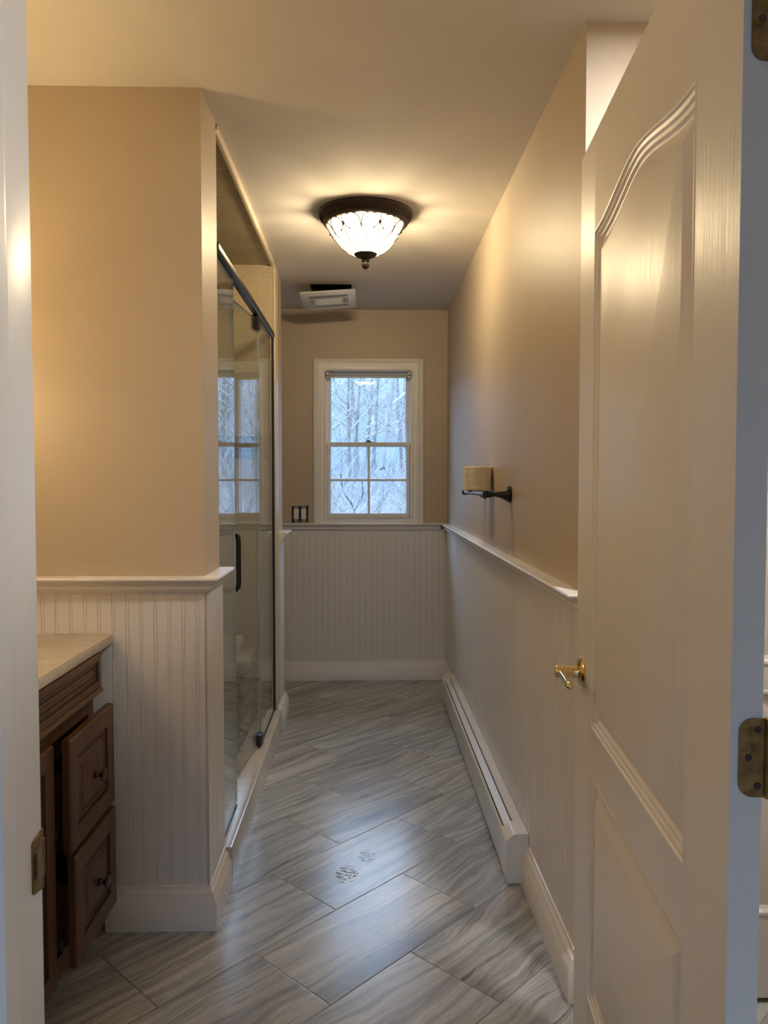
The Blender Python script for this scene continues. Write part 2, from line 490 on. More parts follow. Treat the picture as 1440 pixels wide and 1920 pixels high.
# casings on both faces
CP = [(0, 0), (.006, .012), (.012, .010), (.03, .014), (.05, .016), (.06, .018), (.066, .014), (.066, 0)]
for (yy, s) in ((YD0, -1), (YD1, 1)):
    m = MB()
    for (x, sx) in ((JX0 - .006, -1), (JX1 + .006, 1)):
        m.prism([(x + sx * a, yy + s * t) for a, t in CP], 'z', 0, JZ + .07)
    m.box(JX0 - .006, JX1 + .006, yy, yy + s * .014, JZ + .006, JZ + .07) if s > 0 else m.box(JX0 - .006, JX1 + .006, yy - .014, yy, JZ + .006, JZ + .07)
    obj('door_casing', m, m_trim, jf)
# strike plate let into the left jamb
sp = MB()
zc = .888
def strike_outline():
    y0, y1 = YD1 - .028, YD1 + .0005
    pts = [(y1, zc + .034), (y1 - .004, zc + .034), (y0 + .003, zc + .030), (y0, zc + .027), (y0, zc - .027), (y0 + .003, zc - .030), (y1 - .004, zc - .034), (y1, zc - .034)]
    return pts
sp.prism([(p[0], p[1]) for p in strike_outline()], 'x', JX0 - .0005, JX0 + .0018)
sp.prism([(JX0 + .0018, YD1 - .001), (JX0 + .0018, YD1 + .004), (JX0 - .004, YD1 + .009), (JX0 - .0055, YD1 + .0075), (JX0 - .001, YD1 + .002), (JX0 - .001, YD1 - .001)], 'z', zc - .021, zc + .021)
spo = obj('strike_plate', sp, m_abrass, jf)
obj('latch_hole_shade', MB().box(JX0 + .0015, JX0 + .0022, YD1 - .0265, YD1 - .018, zc - .014, zc + .014), m_dark, spo, smooth=0)  # thin dark sheet standing in for the shade of the latch hole

# ------------------------------------------------------------------ wainscot, rails, baseboards
T = .007
def bead_profile(a0, a1, face, out, pitch=.0405, phase=0.0):
    """polyline along a from a0 to a1; face = wall coordinate, out = +-1"""
    pts = [(a0, face), (a0, face + out * T)]
    k = math.ceil((a0 + .006 - phase) / pitch)
    while True:
        cc = phase + k * pitch
        if cc > a1 - .006: break
        for da, t in ((-.0050, T), (-.0040, T - .0023), (-.0029, T - .0006), (0, T + .0002), (.0029, T - .0006), (.0040, T - .0023), (.0050, T)):
            pts.append((cc + da, face + out * t))
        k += 1
    pts += [(a1, face + out * T), (a1, face)]
    return pts
ZB0, ZB1 = .02, 1.0
obj_b = []
struct('trim_beadboard_vanity', MB().prism(bead_profile(XL, XS - .0005, YV0, -1, phase=-.5305), 'z', ZB0, ZB1), m_bead, smooth=0)
struct('trim_beadboard_back', MB().prism(bead_profile(XL, XR - .0075, YB, -1), 'z', ZB0, ZB1), m_bead, smooth=0)
b = MB(); b.prism([(q, p) for p, q in bead_profile(YC + .0005, YB, XR, -1)], 'z', ZB0, ZB1)
struct('trim_beadboard_right', b, m_bead, smooth=0)
b = MB(); b.prism(bead_profile(XR + .0005, .88, YC, -1), 'z', ZB0, ZB1)
struct('trim_beadboard_alcove', b, m_bead, smooth=0)
# plain end strips beside the shower opening
struct('trim_end_panel', MB().prism([(XS, YV0 + .0), (XS + .008, YV0 - .007), (XS + .008, YV0 + .05), (XS + .006, YV0 + .052), (XS + .008, YV0 + .054), (XS + .008, YV0 + .11), (XS + .006, YV0 + .112), (XS + .008, YV0 + .114), (XS + .008, YV1 + .012), (XS, YV1 + .012)], 'z', ZB0, ZB1), m_bead, smooth=0)
struct('trim_end_panel', MB().box(XS, XS + .008, YS + .135, YE + .007, ZB0, ZB1), m_bead, smooth=0)

RAIL = [(0, 1.041), (.038, 1.041), (.0445, 1.0395), (.047, 1.0355), (.0455, 1.031), (.040, 1.029), (.035, 1.0245), (.0315, 1.0185), (.024, 1.0150), (.0225, 1.0105), (.024, 1.006), (.0215, 1.001), (.015, .997), (.0125, .992), (.0075, .989), (0, .989)]
BASE = [(0, .126), (.0075, .126), (.0115, .1235), (.0115, .115), (.0155, .111), (.0205, .1065), (.0215, .098), (.0245, .0945), (.0265, .086), (.0315, .080), (.0315, .0), (0, 0)]
def rail(nm, path, side): return struct(nm, MB().sweep(path, RAIL, side), m_trim, smooth=40)
def base(nm, path, side): return struct(nm, MB().sweep(path, BASE, side), m_trim, smooth=40)
rail('trim_chair_rail_vanity', [(XL, YV0), (XS, YV0), (XS, YV1 + .015)], -1)
rail('trim_chair_rail_partition', [(XS, YS + .132), (XS, YE), (XL, YE)], -1)
rail('trim_chair_rail_back', [(XL, YB), (XR - .045, YB)], -1)
rail('trim_chair_rail_right', [(XR, YB), (XR, YC), (.88, YC)], -1)
base('baseboard_vanity', [(-.76, YV0), (XS, YV0), (XS, YV1 + .005)], -1)
base('baseboard_partition', [(XS, YS + .02), (XS, YE), (XL, YE)], -1)
base('baseboard_back', [(XL, YB), (XR, YB)], -1)
base('baseboard_right', [(XR, 2.462), (XR, YC), (.88, YC)], -1)
base('baseboard_far_right', [(XR, YB - .033), (XR, 4.60)], -1)

# ------------------------------------------------------------------ window
win = empty('window_1', ((WX0 + WX1) / 2, YB, WZ0), kind='structure')
def rect(x0, x1, z0, z1, y): return [(x0, y, z0), (x1, y, z0), (x1, y, z1), (x0, y, z1)]
CAS = [(-.004, .0), (-.004, .010), (.004, .013), (.010, .011), (.022, .0125), (.036, .015), (.050, .017), (.056, .022), (.070, .024), (.078, .020), (.080, .0)]
rs = []
for w, t in CAS:
    rs.append(rect(WX0 - w, WX1 + w, WZ0 - min(w, .026), WZ1 + min(w, .066), YB - t))
obj('window_casing', MB().rings(rs), m_trim, win, smooth=40)
# jamb liner
l = MB()
l.box(WX0, WX0 + .008, YB - .002, YB + .125, WZ0, WZ1); l.box(WX1 - .008, WX1, YB - .002, YB + .125, WZ0, WZ1)
l.box(WX0 + .008, WX1 - .008, YB - .002, YB + .125, WZ1 - .008, WZ1); l.box(WX0 + .008, WX1 - .008, YB - .002, YB + .125, WZ0, WZ0 + .006)
l.box(WX0 + .008, WX0 + .030, YB + .093, YB + .125, WZ0 + .006, WZ1 - .008); l.box(WX1 - .030, WX1 - .008, YB + .093, YB + .125, WZ0 + .006, WZ1 - .008)
l.box(WX0 + .030, WX1 - .030, YB + .093, YB + .125, WZ1 - .034, WZ1 - .008); l.box(WX0 + .030, WX1 - .030, YB + .056, YB + .125, WZ0 + .006, WZ0 + .040)
l.box(WX0 + .008, WX0 + .020, YB + .055, YB + .058, WZ0 + .006, WZ1 - .008); l.box(WX1 - .020, WX1 - .008, YB + .055, YB + .058, WZ0 + .006, WZ1 - .008)
obj('jamb_liner', l, m_vinyl, win)
def sash(name, x0, x1, z0, z1, y, st, top, bot, muntin):
    rs = [rect(x0, x1, z0, z1, y + .03), rect(x0, x1, z0, z1, y), rect(x0 + st - .006, x1 - st + .006, z0 + bot - .006, z1 - top + .006, y),
          rect(x0 + st, x1 - st, z0 + bot, z1 - top, y + .008), rect(x0 + st, x1 - st, z0 + bot, z1 - top, y + .022), rect(x0 + st - .006, x1 - st + .006, z0 + bot - .006, z1 - top + .006, y + .03), rect(x0, x1, z0, z1, y + .03)]
    o = obj(name, MB().rings(rs), m_vinyl, win)
    k_ = 0 if muntin else .0047      # the upper pane sits a hair out of plumb
    pm = MB(); pm.prism([(y + .0135 - k_, z0 + bot - .002), (y + .0165 - k_, z0 + bot - .002), (y + .0165 + k_, z1 - top + .002), (y + .0135 + k_, z1 - top + .002)], 'x', x0 + st - .002, x1 - st + .002)
    obj('pane', pm, m_pane, o, smooth=0)
    if muntin:
        xm, zm = (x0 + x1) / 2 + .002, (z0 + bot + z1 - top) / 2
        m = MB()
        m.prism([(xm - .009, y + .012), (xm - .005, y + .004), (xm + .005, y + .004), (xm + .009, y + .012)], 'z', z0 + bot, z1 - top)
        m.prism([(y + .0126, zm - .009), (y + .0046, zm - .005), (y + .0046, zm + .005), (y + .0126, zm + .009)], 'x', x0 + st, x1 - st)
        obj('muntin_bar', m, m_vinyl, o)
    return o
low = sash('lower_sash', WX0 + .010, WX1 - .010, 1.070, 1.571, YB + .022, .025, .027, .036, True)
upp = sash('upper_sash', WX0 + .010, WX1 - .010, 1.545, 2.036, YB + .060, .026, .030, .030, False)
lk = MB(); lk.box(-.004, .050, YB + .026, YB + .05, 1.572, 1.577, .001)
lk.lathe([(.0, 1.577), (.013, 1.577), (.013, 1.584), (.009, 1.588), (0, 1.588)], (.023, YB + .038, 0), 'z', 16)
lk.box(.002, .030, YB + .032, YB + .042, 1.584, 1.589, .002)
obj('sash_lock', lk, m_bronzem, win)
# bare shade tube in its brackets across the top of the opening
sh = empty('shade_headrail', ((WX0 + WX1) / 2, YB - .004, 2.0), 'bare white shade headrail held by two metal clips across window top', 'blind')
t = MB(); t.prism([(YB - .008, 2.004), (YB + .016, 2.004), (YB + .016, 2.022), (YB + .012, 2.026), (YB - .004, 2.026), (YB - .008, 2.022)], 'x', WX0 + .02, WX1 - .02)
obj('headrail', t, m_rail, sh)
t = MB(); t.tube([(WX0 + .03, YB + .004, 1.997), (WX1 - .03, YB + .004, 1.997)], .006, 12)
obj('roller_tube', t, m_white, sh)
for x in (WX0 + .012, WX1 - .012):
    t = MB(); t.box(x - .022, x + .022, YB - .014, YB + .014, 2.026, 2.030, .001); t.box(x - .012, x + .012, YB - .016, YB - .009, 1.988, 2.028, .002)
    t.tube([(x - .01, YB - .018, 2.012), (x + .01, YB - .018, 2.004)], .005, 8)
    obj('clip_bracket', t, m_steel, sh)

# ------------------------------------------------------------------ shower shell
XSI = -.488
struct('wall_shower_end', MB().box(XL, XS, YS, YS + .012, 0, CEIL - .012), m_tile_end, org=(0, 0, 0), smooth=0)
struct('wall_shower_back', MB().box(XL, XL + .012, YV1 + .012, YS, 0, CEIL - .012), m_tile_side, org=(0, 0, 0), smooth=0)
struct('wall_shower_near', MB().box(XL, XS - .002, YV1, YV1 + .012, 0, CEIL - .012), m_tile_end, org=(0, 0, 0), smooth=0)
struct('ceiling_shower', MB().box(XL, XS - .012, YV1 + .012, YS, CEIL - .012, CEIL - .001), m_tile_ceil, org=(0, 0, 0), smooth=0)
struct('floor_shower', MB().box(XL + .012, -.562, YV1 + .012, YS, .0005, .03), m_hex, org=(0, 0, 0), smooth=0)
mz = MB(); mz.box(XL + .014, XS, YS - .003, YS, 1.433, 1.550); mz.box(XL + .012, XL + .015, YV1 + .012, YS - .003, 1.433, 1.550)
struct('trim_mosaic_band', mz, m_mosaic, org=(0, 0, 1.432), smooth=0)
# bullnose around the opening: along the ceiling and up the far side
def bull(x0, x1, lo, hi):
    return [(x0, lo), (x1 - .006, lo), (x1 - .002, lo + .003), (x1, lo + .008), (x1, hi), (x0, hi)]
bt = MB().prism([(XS - .012, CEIL - .0005), (XS - .012, CEIL - .020), (XS - .002, CEIL - .020), (XS + .003, CEIL - .016), (XS + .005, CEIL - .010), (XS + .005, CEIL - .0005)], 'y', YV1, YS + .13)
struct('trim_bullnose_top', bt, m_bull, org=(0, 0, 0))
bt = MB().prism([(XS - .001, YS - .004), (XS + .003, YS - .001), (XS + .006, YS + .006), (XS + .006, YS + .125), (XS + .003, YS + .130), (XS - .001, YS + .130)], 'z', .118, CEIL - .02)
struct('trim_bullnose_side', bt, m_bull, org=(0, 0, 0))
cb = MB().prism([(-.560, 0), (-.436, 0), (-.436, .113), (-.439, .119), (-.444, .121), (-.560, .116)], 'y', YV1 + .012, YS)
struct('trim_shower_curb', cb, m_curb, org=(0, 0, 0))
# bench across the end of the shower
bn = MB(); bn.box(XL + .012, -.570, 3.690, YS - .003, .030, .425)
bo = struct('trim_shower_bench', bn, m_hex, org=(0, 0, 0), smooth=0)
obj('bench_top', MB().box(XL + .012, -.560, 3.665, YS - .003, .425, .458, .004), m_curb, bo)
# folded cloths on the bench
for (nm, x1, z0, z1, lab) in (('folded_washcloth', -.640, .458, .485, 'smaller folded white washcloth on shower bench, lower of the stack'), ('folded_washcloth', -.622, .4855, .532, 'thicker folded white washcloth on shower bench, upper of the stack')):
    q = MB(); q.box(x1 - .19, x1, 3.76, 3.92, z0, z1, min(.009, (z1 - z0) * .35), 3)
    tag(obj(nm, q, m_white), lab, 'washcloth', 'washcloths on the shower bench')

# ------------------------------------------------------------------ shower glass
GX = -.480
se = empty('shower_screen', (GX, (YV1 + YS) / 2, .121), 'frameless clear glass shower screen with black header bar and inward-open door', 'shower screen')
obj('header_bar', MB().box(GX - .016, GX + .016, YV1 + .012, YS - .001, 2.047, 2.080, .009, 3), m_black, se)
ch = MB(); ch.box(GX - .010, GX + .010, YS - .022, YS - .003, .121, 2.047)
obj('wall_channel', ch, m_black, se)
for ya_, yb_ in ((YV1 + .0125, 2.80), (3.50, YS - .022)):
    obj('sill_channel', MB().box(GX - .008, GX + .008, ya_, yb_, .1185, .130), m_black, se)
YN1, YH = 2.820, 3.470
def pane(y0, y1, z0, z1, x=GX, h=.0045): return MB().box(x - h, x + h, y0, y1, z0, z1)
def glass_obj(nm, x, y0, y1, z0, z1, parent, h=.0045):
    mb = pane(y0, y1, z0, z1, x, h)
    o = obj(nm, mb, [m_sglass, m_sedge], parent, smooth=0)
    for p in o.data.polygons: p.material_index = 0 if abs(p.normal.x) > .9 else 1
    return o
glass_obj('fixed_pane', GX, YV1 + .014, YN1 - .003, .131, 2.047, se)
glass_obj('fixed_pane', GX, YH + .008, YS - .021, .131, 2.047, se)
# the door, built about its hinge line and swung inwards
dr = bpy.data.objects.new('glass_door', None); COL.objects.link(dr); dr.parent = se
dr.location = Vector((GX, YH, 0)) - ORG[se.name]; ORG[dr.name] = Vector((0, 0, 0))
TH = math.radians(6.2)
dr.rotation_euler = (0, 0, -TH)
DW = YH - YN1
glass_obj('door_pane', 0, -DW, -.002, .132, 2.030, dr)
hd = MB()
for s in (1, -1):
    pts = []
    yb = -DW + .085
    for z, x in ((.905, .0045), (.905, .042), (.908, .054), (.918, .062), (.935, .064), (1.09, .064), (1.107, .062), (1.117, .054), (1.120, .042), (1.120, .0045)):
        pts.append((s * x, yb, z))
    hd.tube(pts, .0095, 12)
    for z in (.905, 1.120): hd.lathe([(.0, .0045), (.014, .0045), (.014, .009), (.0, .009)] if s > 0 else [(.0, -.009), (.014, -.009), (.014, -.0045), (0, -.0045)], (0, yb, z), 'x', 16)
obj('door_handle', hd, m_black, dr)
for z0, z1 in ((1.985, 2.047), (.124, .176)):
    cl = MB(); cl.box(-.015, .015, -.052, .004, z0, z1, .003)
    if z0 < 1: cl.lathe([(.006, .118), (.006, .13)], (0, -.024, 0), 'z', 10)
    obj('pivot_clamp', cl, m_black, dr)

# ------------------------------------------------------------------ ceiling light
LX, LY = .002, 3.265
cl = empty('ceiling_light', (LX, LY, CEIL), 'bronze flush ceiling light with scrolled wire cage and glowing glass bowl', 'ceiling light')
pan = [(.0, 0), (.190, 0), (.197, -.003), (.199, -.008), (.197, -.013), (.193, -.015), (.190, -.018), (.186, -.024), (.178, -.034), (.174, -.037), (.176, -.040), (.176, -.044), (.172, -.048), (.166, -.050), (.158, -.051), (.152, -.046), (.0, -.046)]
obj('pan', MB().lathe([(r, CEIL + z) for r, z in pan], (LX, LY, 0), 'z', 64), m_bronze, cl, smooth=40)
fl = MB()
for i in range(72):
    a = 2 * PI * i / 72
    p0 = Vector((LX + .1915 * math.cos(a), LY + .1915 * math.sin(a), CEIL - .0165)); p1 = Vector((LX + .1775 * math.cos(a), LY + .1775 * math.sin(a), CEIL - .0355))
    fl.tube([p0, p1], .0026, 5)
obj('fluted_band', fl, m_bronze, cl)
BR, BD = .163, .128
def bowl_r(t): return BR * max(1e-4, 1 - max(0, t)) ** .40 if t >= 0 else BR
def bowl_pt(t, ang, off=0.0):
    r = bowl_r(t) + off * (1 - max(0, t) ** 2); z = CEIL - .046 - BD * t - off * max(0, t)
    return (LX + r * math.cos(ang), LY + r * math.sin(ang), z)
bp = [(bowl_r(1 - (1 - k / 24) ** 1.6), CEIL - .046 - BD * (1 - (1 - k / 24) ** 1.6)) for k in range(24)] + [(.004, CEIL - .046 - BD)]
def bowl_glass():
    '''lit seeded glass: part clear, part glowing, brightest beside the bulbs'''
    m, nt = newmat('glowing_glass'); N = NT(nt); c = N.coord(); x, y, z = N.sep(c)
    h = N.n('ShaderNodeMapRange'); N.link(z, h.inputs[0])
    h.inputs[1].default_value = -.050; h.inputs[2].default_value = -.085; h.inputs[3].default_value = 1.6; h.inputs[4].default_value = 3.6
    e = N.n('ShaderNodeEmission'); e.inputs['Color'].default_value = (1.0, .84, .50, 1); N.link(h.outputs[0], e.inputs['Strength'])
    t = N.n('ShaderNodeBsdfTransparent'); t.inputs['Color'].default_value = (1, .97, .9, 1)
    g = N.n('ShaderNodeBsdfGlossy'); g.inputs['Roughness'].default_value = .15
    m1 = N.n('ShaderNodeMixShader'); m1.inputs[0].default_value = .06; N.link(t.outputs[0], m1.inputs[1]); N.link(g.outputs[0], m1.inputs[2])
    a_ = N.n('ShaderNodeAddShader'); N.link(m1.outputs[0], a_.inputs[0]); N.link(e.outputs[0], a_.inputs[1])
    o = N.n('ShaderNodeOutputMaterial'); N.link(a_.outputs[0], o.inputs[0])
    return m
m_bowl = bowl_glass()
obj('glass_bowl', MB().lathe(bp, (LX, LY, 0), 'z', 48, caps=False), m_bowl, cl, smooth=80)
for k_ in range(3):
    bl_ = bpy.data.lights.new('bulb_light', 'POINT'); bl_.energy = 7.8; bl_.color = (1.0, .80, .52); bl_.shadow_soft_size = .03
    blo = bpy.data.objects.new('bulb_light', bl_); a_ = .5 + k_ * 2 * PI / 3
    blo.location = (LX + .080 * math.cos(a_), LY + .080 * math.sin(a_), CEIL - .108); COL.objects.link(blo)
# wire cage: eight motifs of scrolls and teardrops
wr = MB()
def wire(pts, r=.0019): wr.tube([bowl_pt(t, a, .004) for t, a in pts], r, 6)
NM = 6; st = 2 * PI / NM
def bez(P, n=16):
    out = []
    for i in range(n + 1):
        u = i / n
        Q = [Vector(p) for p in P]
        while len(Q) > 1: Q = [Q[k].lerp(Q[k + 1], u) for k in range(len(Q) - 1)]
        out.append((Q[0].x, Q[0].y))
    return out
def spline(P, n=6):
    out = []
    for k in range(len(P) - 1):
        p0, p1, p2, p3 = (Vector(P[max(k - 1, 0)]), Vector(P[k]), Vector(P[k + 1]), Vector(P[min(k + 2, len(P) - 1)]))
        for q in range(n):
            u = q / n
            v = .5 * ((2 * p1) + (p2 - p0) * u + (2 * p0 - 5 * p1 + 4 * p2 - p3) * u * u + (3 * p1 - p0 - 3 * p2 + p3) * u ** 3)
            out.append((v.x, v.y))
    out.append(tuple(P[-1])); return out
for k in range(NM):
    a = k * st - 1.17
    h = st / 2
    for s in (1, -1):
        # ball end, past the knot, round the rim and down to the tie with the neighbour
        wire(spline([(t_, a + s * h * f_) for t_, f_ in ((.40, .30), (.33, .12), (.25, .05), (.17, .09), (.08, .22), (.02, .48), (.06, .76), (.18, .93), (.34, .985))]))
        # teardrop below the tie
        wire(spline([(t_, a + s * h * f_) for t_, f_ in ((.34, .985), (.46, .93), (.60, .74), (.74, .62), (.86, .68), (.93, .8))]), .0017)
        x, y, z = bowl_pt(.40, a + s * h * .30, .004)
        wr.lathe([(.0, -.0044), (.0032, -.002), (.0044, 0), (.0032, .002), (0, .0044)], (x, y, z), 'z', 8)
    wire([(.0, a), (.08, a), (.16, a), (.24, a)])
    wire([(.24, a), (.4, a), (.55, a), (.7, a), (.82, a), (.93, a)], .0017)
    x, y, z = bowl_pt(.25, a, .004)
    wr.lathe([(.0, -.009), (.0042, -.006), (.0042, .006), (0, .009)], (x, y, z), 'z', 8)
obj('wire_cage', wr, m_bronze, cl)
fn = [(r_q * 1.12, z_q) for r_q, z_q in [(.0, -.160), (.030, -.160), (.043, -.165), (.044, -.169), (.036, -.178), (.022, -.185), (.015, -.188), (.013, -.192), (.015, -.195), (.016, -.199), (.012, -.202), (.013, -.205), (.0155, -.212), (.013, -.222), (.007, -.229), (.0, -.231)]]
obj('finial', MB().lathe([(r, CEIL + z) for r, z in fn], (LX, LY, 0), 'z', 32), m_bronze, cl, smooth=40)

# ------------------------------------------------------------------ exhaust fan with its grille hanging down
ef = empty('exhaust_fan', ((hx0 + hx1) / 2, (hy0 + hy1) / 2, CEIL), 'ceiling exhaust fan with white square grille hanging loose below its dark hole', 'exhaust fan')
h = MB()
e_ = .0015
h.box(hx0 + e_, hx0 + .004, hy0 + e_, hy1 - e_, CEIL + .001, CEIL + .16); h.box(hx1 - .004, hx1 - e_, hy0 + e_, hy1 - e_, CEIL + .001, CEIL + .16)
h.box(hx0 + .004, hx1 - .004, hy0 + e_, hy0 + .004, CEIL + .001, CEIL + .16); h.box(hx0 + .004, hx1 - .004, hy1 - .004, hy1 - e_, CEIL + .001, CEIL + .16)
h.box(hx0 + e_, hx1 - e_, hy0 + e_, hy1 - e_, CEIL + .16, CEIL + .165)
obj('fan_housing', h, m_dark, ef)
bl = MB(); bl.lathe([(.0, CEIL + .05), (.07, CEIL + .05), (.08, CEIL + .06), (.08, CEIL + .155), (0, CEIL + .155)], ((hx0 + hx1) / 2, (hy0 + hy1) / 2, 0), 'z', 24)
obj('blower', bl, m_steel, ef)
FL, FR, BRr, BL = Vector((-.400, 4.36, 2.370)), Vector((-.081, 4.36, 2.392)), Vector((-.026, 4.66, 2.366)), Vector((-.337, 4.66, 2.346))
gc = (FL + FR + BRr + BL) / 4
ex = ((FR - FL) + (BRr - BL)).normalized(); ey = ((BL - FL) + (BRr - FR)); ey = (ey - ex * ey.dot(ex)).normalized(); ez = ex.cross(ey)
gw = .158
def gp(u, v, w): return tuple(gc + ex * u + ey * v + ez * w)
g = MB()
def sq(s, w): return [gp(-s, -s, w), gp(s, -s, w), gp(s, s, w), gp(-s, s, w)]
g.rings([sq(gw - .012, .0), sq(gw - .003, -.001), sq(gw, -.005), sq(gw - .004, -.008), sq(gw - .045, -.015), sq(gw - .047, -.0135), sq(gw - .047, -.008)])
# slats: two louvred bands and a closed centre
def slab(u0, u1, v0, v1, w0, w1):
    bmv = [g.bm.verts.new(gp(u, v, w)) for u in (u0, u1) for v in (v0, v1) for w in (w0, w1)]
    for q in ((0, 1, 3, 2), (4, 6, 7, 5), (0, 4, 5, 1), (2, 3, 7, 6), (0, 2, 6, 4), (1, 5, 7, 3)): g.bm.faces.new([bmv[i] for i in q])
si = gw - .048
slab(-.080, .080, -.050, .050, -.0145, -.010)
for k in range(29):
    u = -si + (k + .5) * 2 * si / 29
    for v0, v1 in ((-si, -.056), (.056, si)): slab(u - .0017, u + .0017, v0, v1, -.0145, -.004)
for v in (-.053, .053): slab(-si, si, v - .003, v + .003, -.0145, -.006)
for sg in (-1, 1):
    for u in (.083, .094, .104): slab(sg * u - .0032, sg * u + .0032, -.050, .050, -.0145, -.006)
for k in range(13): slab(-.072, .072, -.042 + .007 * k - .0012, -.042 + .007 * k + .0012, -.0152, -.0143)
obj('fan_grille', g, m_white, ef)
g = MB(); slab(-si, si, -si, si, -.0035, -.002)
obj('slit_shade_sheet', g, m_dark, ef, smooth=0)  # dark sheet put in to imitate shade behind the slats
for u in (-.10, .10):
    p = Vector(gp(u, .0, -.004)); q = Vector((min(max(p.x, hx0 + .02), hx1 - .02), (hy0 + hy1) / 2 + .02, CEIL + .04))
    obj('spring_wire', MB().tube([p, p.lerp(q, .5) + Vector((.006, 0, 0)), q], .0012, 6), m_steel, ef)
g2 = MB()

# ------------------------------------------------------------------ switch box without a cover plate
sb = empty('light_switch', (-.430, YB, 1.05), 'double light switch without cover plate, in ragged dark wall cutout beside window', 'light switch')
bx = MB()
bx.box(-.484, -.376, YB - .0012, YB - .0002, 1.047, 1.153)
bx.box(-.4835, -.470, YB - .0016, YB - .0004, 1.040, 1.06); bx.box(-.386, -.374, YB - .0016, YB - .0004, 1.12, 1.156)
obj('cutout_shade', bx, m_dark, sb, smooth=0)  # flat dark sheets painting the shade inside the open cutout
for x in (-.4545, -.4055):
    yk = MB(); yk.box(x - .010, x + .010, YB - .004, YB - .0012, 1.049, 1.151); yk.box(x - .0165, x + .0165, YB - .0046, YB - .0016, 1.053, 1.060); yk.box(x - .0165, x + .0165, YB - .0046, YB - .0016, 1.141, 1.148)
    y_ = obj('yoke', yk, m_steel, sb)
    obj('rocker', MB().box(x - .0165, x + .0165, YB - .010, YB - .0042, 1.066, 1.135, .002), m_white, y_)

# ------------------------------------------------------------------ towel bar + toilet roll
tb = empty('towel_bar', (XR, 2.845, 1.27), 'dark bronze towel bar on two flared posts on right wall', 'towel bar')
TBX, TBZ = .447, 1.268
TP = [(.0, 0), (.031, 0), (.032, .004), (.029, .007), (.030, .010), (.027, .013), (.022, .020), (.0165, .032), (.012, .046), (.0095, .056), (.0085, .060), (.0105, .062), (.0105, .065), (.0085, .067), (.010, .070), (.0125, .074), (.0125, .080)]
for y in (2.850, 3.45):
    k = MB()
    k.lathe([(r, XR - h) for r, h in TP] + [(.012, TBX - .010), (.0, TBX - .011)], (0, y, TBZ), 'x', 24)
    s = 1 if y < 3 else -1
    k.lathe([(.0, y - s * .016), (.008, y - s * .016), (.013, y - s * .013), (.0135, y + s * .010), (.011, y + s * .016), (.0, y + s * .016)] if s > 0 else [(.0, y - .016), (.011, y - .016), (.0135, y - .010), (.013, y + .013), (.008, y + .016), (0, y + .016)], (TBX, 0, TBZ), 'y', 20)
    obj('post', k, m_bronzem if False else m_black, tb, smooth=40)
obj('bar', MB().tube([(TBX, 2.862, TBZ), (TBX, 3.438, TBZ)], .0085, 16), m_bronzem, tb)
RX, RY, RZ, RR, RH = .4775, 3.27, TBZ + .0087, .061, .102
tr_ = empty('toilet_roll', (RX, RY, RZ), 'cream toilet paper roll standing upright on the towel bar against wall', 'toilet roll')
m_paper = paint('tissue_paper', (.80, .72, .58), .85, 300, .2)
rp = [(.021, 0), (RR - .002, 0), (RR, .002)]
rp += [(RR + .0006 * math.sin(i * 1.7), RH * i / 12) for i in range(1, 12)] + [(RR, RH - .002), (RR - .002, RH), (.021, RH), (.021, 0)]
r_ = MB(); r_.rings([[(RX + r * math.cos(2 * PI * i / 48), RY + r * math.sin(2 * PI * i / 48), RZ + z) for i in range(48)] for r, z in rp])
obj('paper', r_, m_paper, tr_, smooth=50)
r_ = MB()
r_.rings([[(RX + r * math.cos(2 * PI * i / 24), RY + r * math.sin(2 * PI * i / 24), RZ + z) for i in range(24)] for r, z in ((.0208, .001), (.0208, RH - .001), (.0195, RH - .001), (.0195, .001), (.0208, .001))])
obj('cardboard_core', r_, paint('cardboard', (.30, .21, .12), .9), tr_, smooth=50)
# loose torn end of the paper with an embossed edge
le = MB(); q0 = []
for j in range(9):
    z = RZ + .003 + (RH - .006) * j / 8
    q0.append([(RX + (RR + .0012 + .0009 * ((i + j) % 2)) * math.cos(a), RY + (RR + .0012 + .0009 * ((i + j) % 2)) * math.sin(a), z) for i, a in enumerate([math.radians(190 + 6 * i) for i in range(6)])])
V = [[le.bm.verts.new(p) for p in r] for r in q0]
for a, b2 in zip(V, V[1:]):
    for i in range(len(a) - 1): le.bm.faces.new((a[i], a[i + 1], b2[i + 1], b2[i]))
obj('loose_end', le, m_paper, tr_, smooth=0)

# ------------------------------------------------------------------ baseboard heater
HY0, HY1 = 2.452, 4.56
hb = empty('baseboard_heater', (XR - .05, (HY0 + HY1) / 2, 0), 'long white enamelled baseboard heater along foot of right wall', 'heater')
hf = .459; hw_ = XR - .0085
def hp(pts, y0, y1): return MB().prism(pts, 'y', y0, y1)
obj('front_panel', hp([(hf, .020), (hf + .003, .012), (hf + .010, .012), (hf + .010, .015), (hf + .0035, .017), (hf + .0025, .132), (hf + .006, .138), (hf + .009, .1375), (hf + .009, .1395), (hf + .004, .1405), (hf, .134)], HY0 + .09, HY1 - .06), m_white, hb)
obj('back_cover', hp([(hw_, .02), (hw_, .163), (hf + .043, .163), (hf + .040, .160), (hf + .040, .1555), (hf + .042, .1555), (hf + .044, .160), (hw_ - .002, .1605), (hw_ - .002, .02)], HY0 + .06, HY1 - .05), m_white, hb)
obj('damper_vane', hp([(hf + .0135, .1405), (hf + .0150, .1390), (hf + .0385, .1515), (hf + .0375, .1535)], HY0 + .085, HY1 - .065), m_white, hb)
obj('heating_element', MB().box(hf + .016, hw_ - .006, HY0 + .1, HY1 - .08, .035, .11), m_dark, hb)
CAPP = [(hf - .002, .030), (hf + .004, .002), (hw_, .002), (hw_, .166), (hf + .028, .166), (hf + .024, .1645), (hf - .001, .143), (hf - .002, .139)]
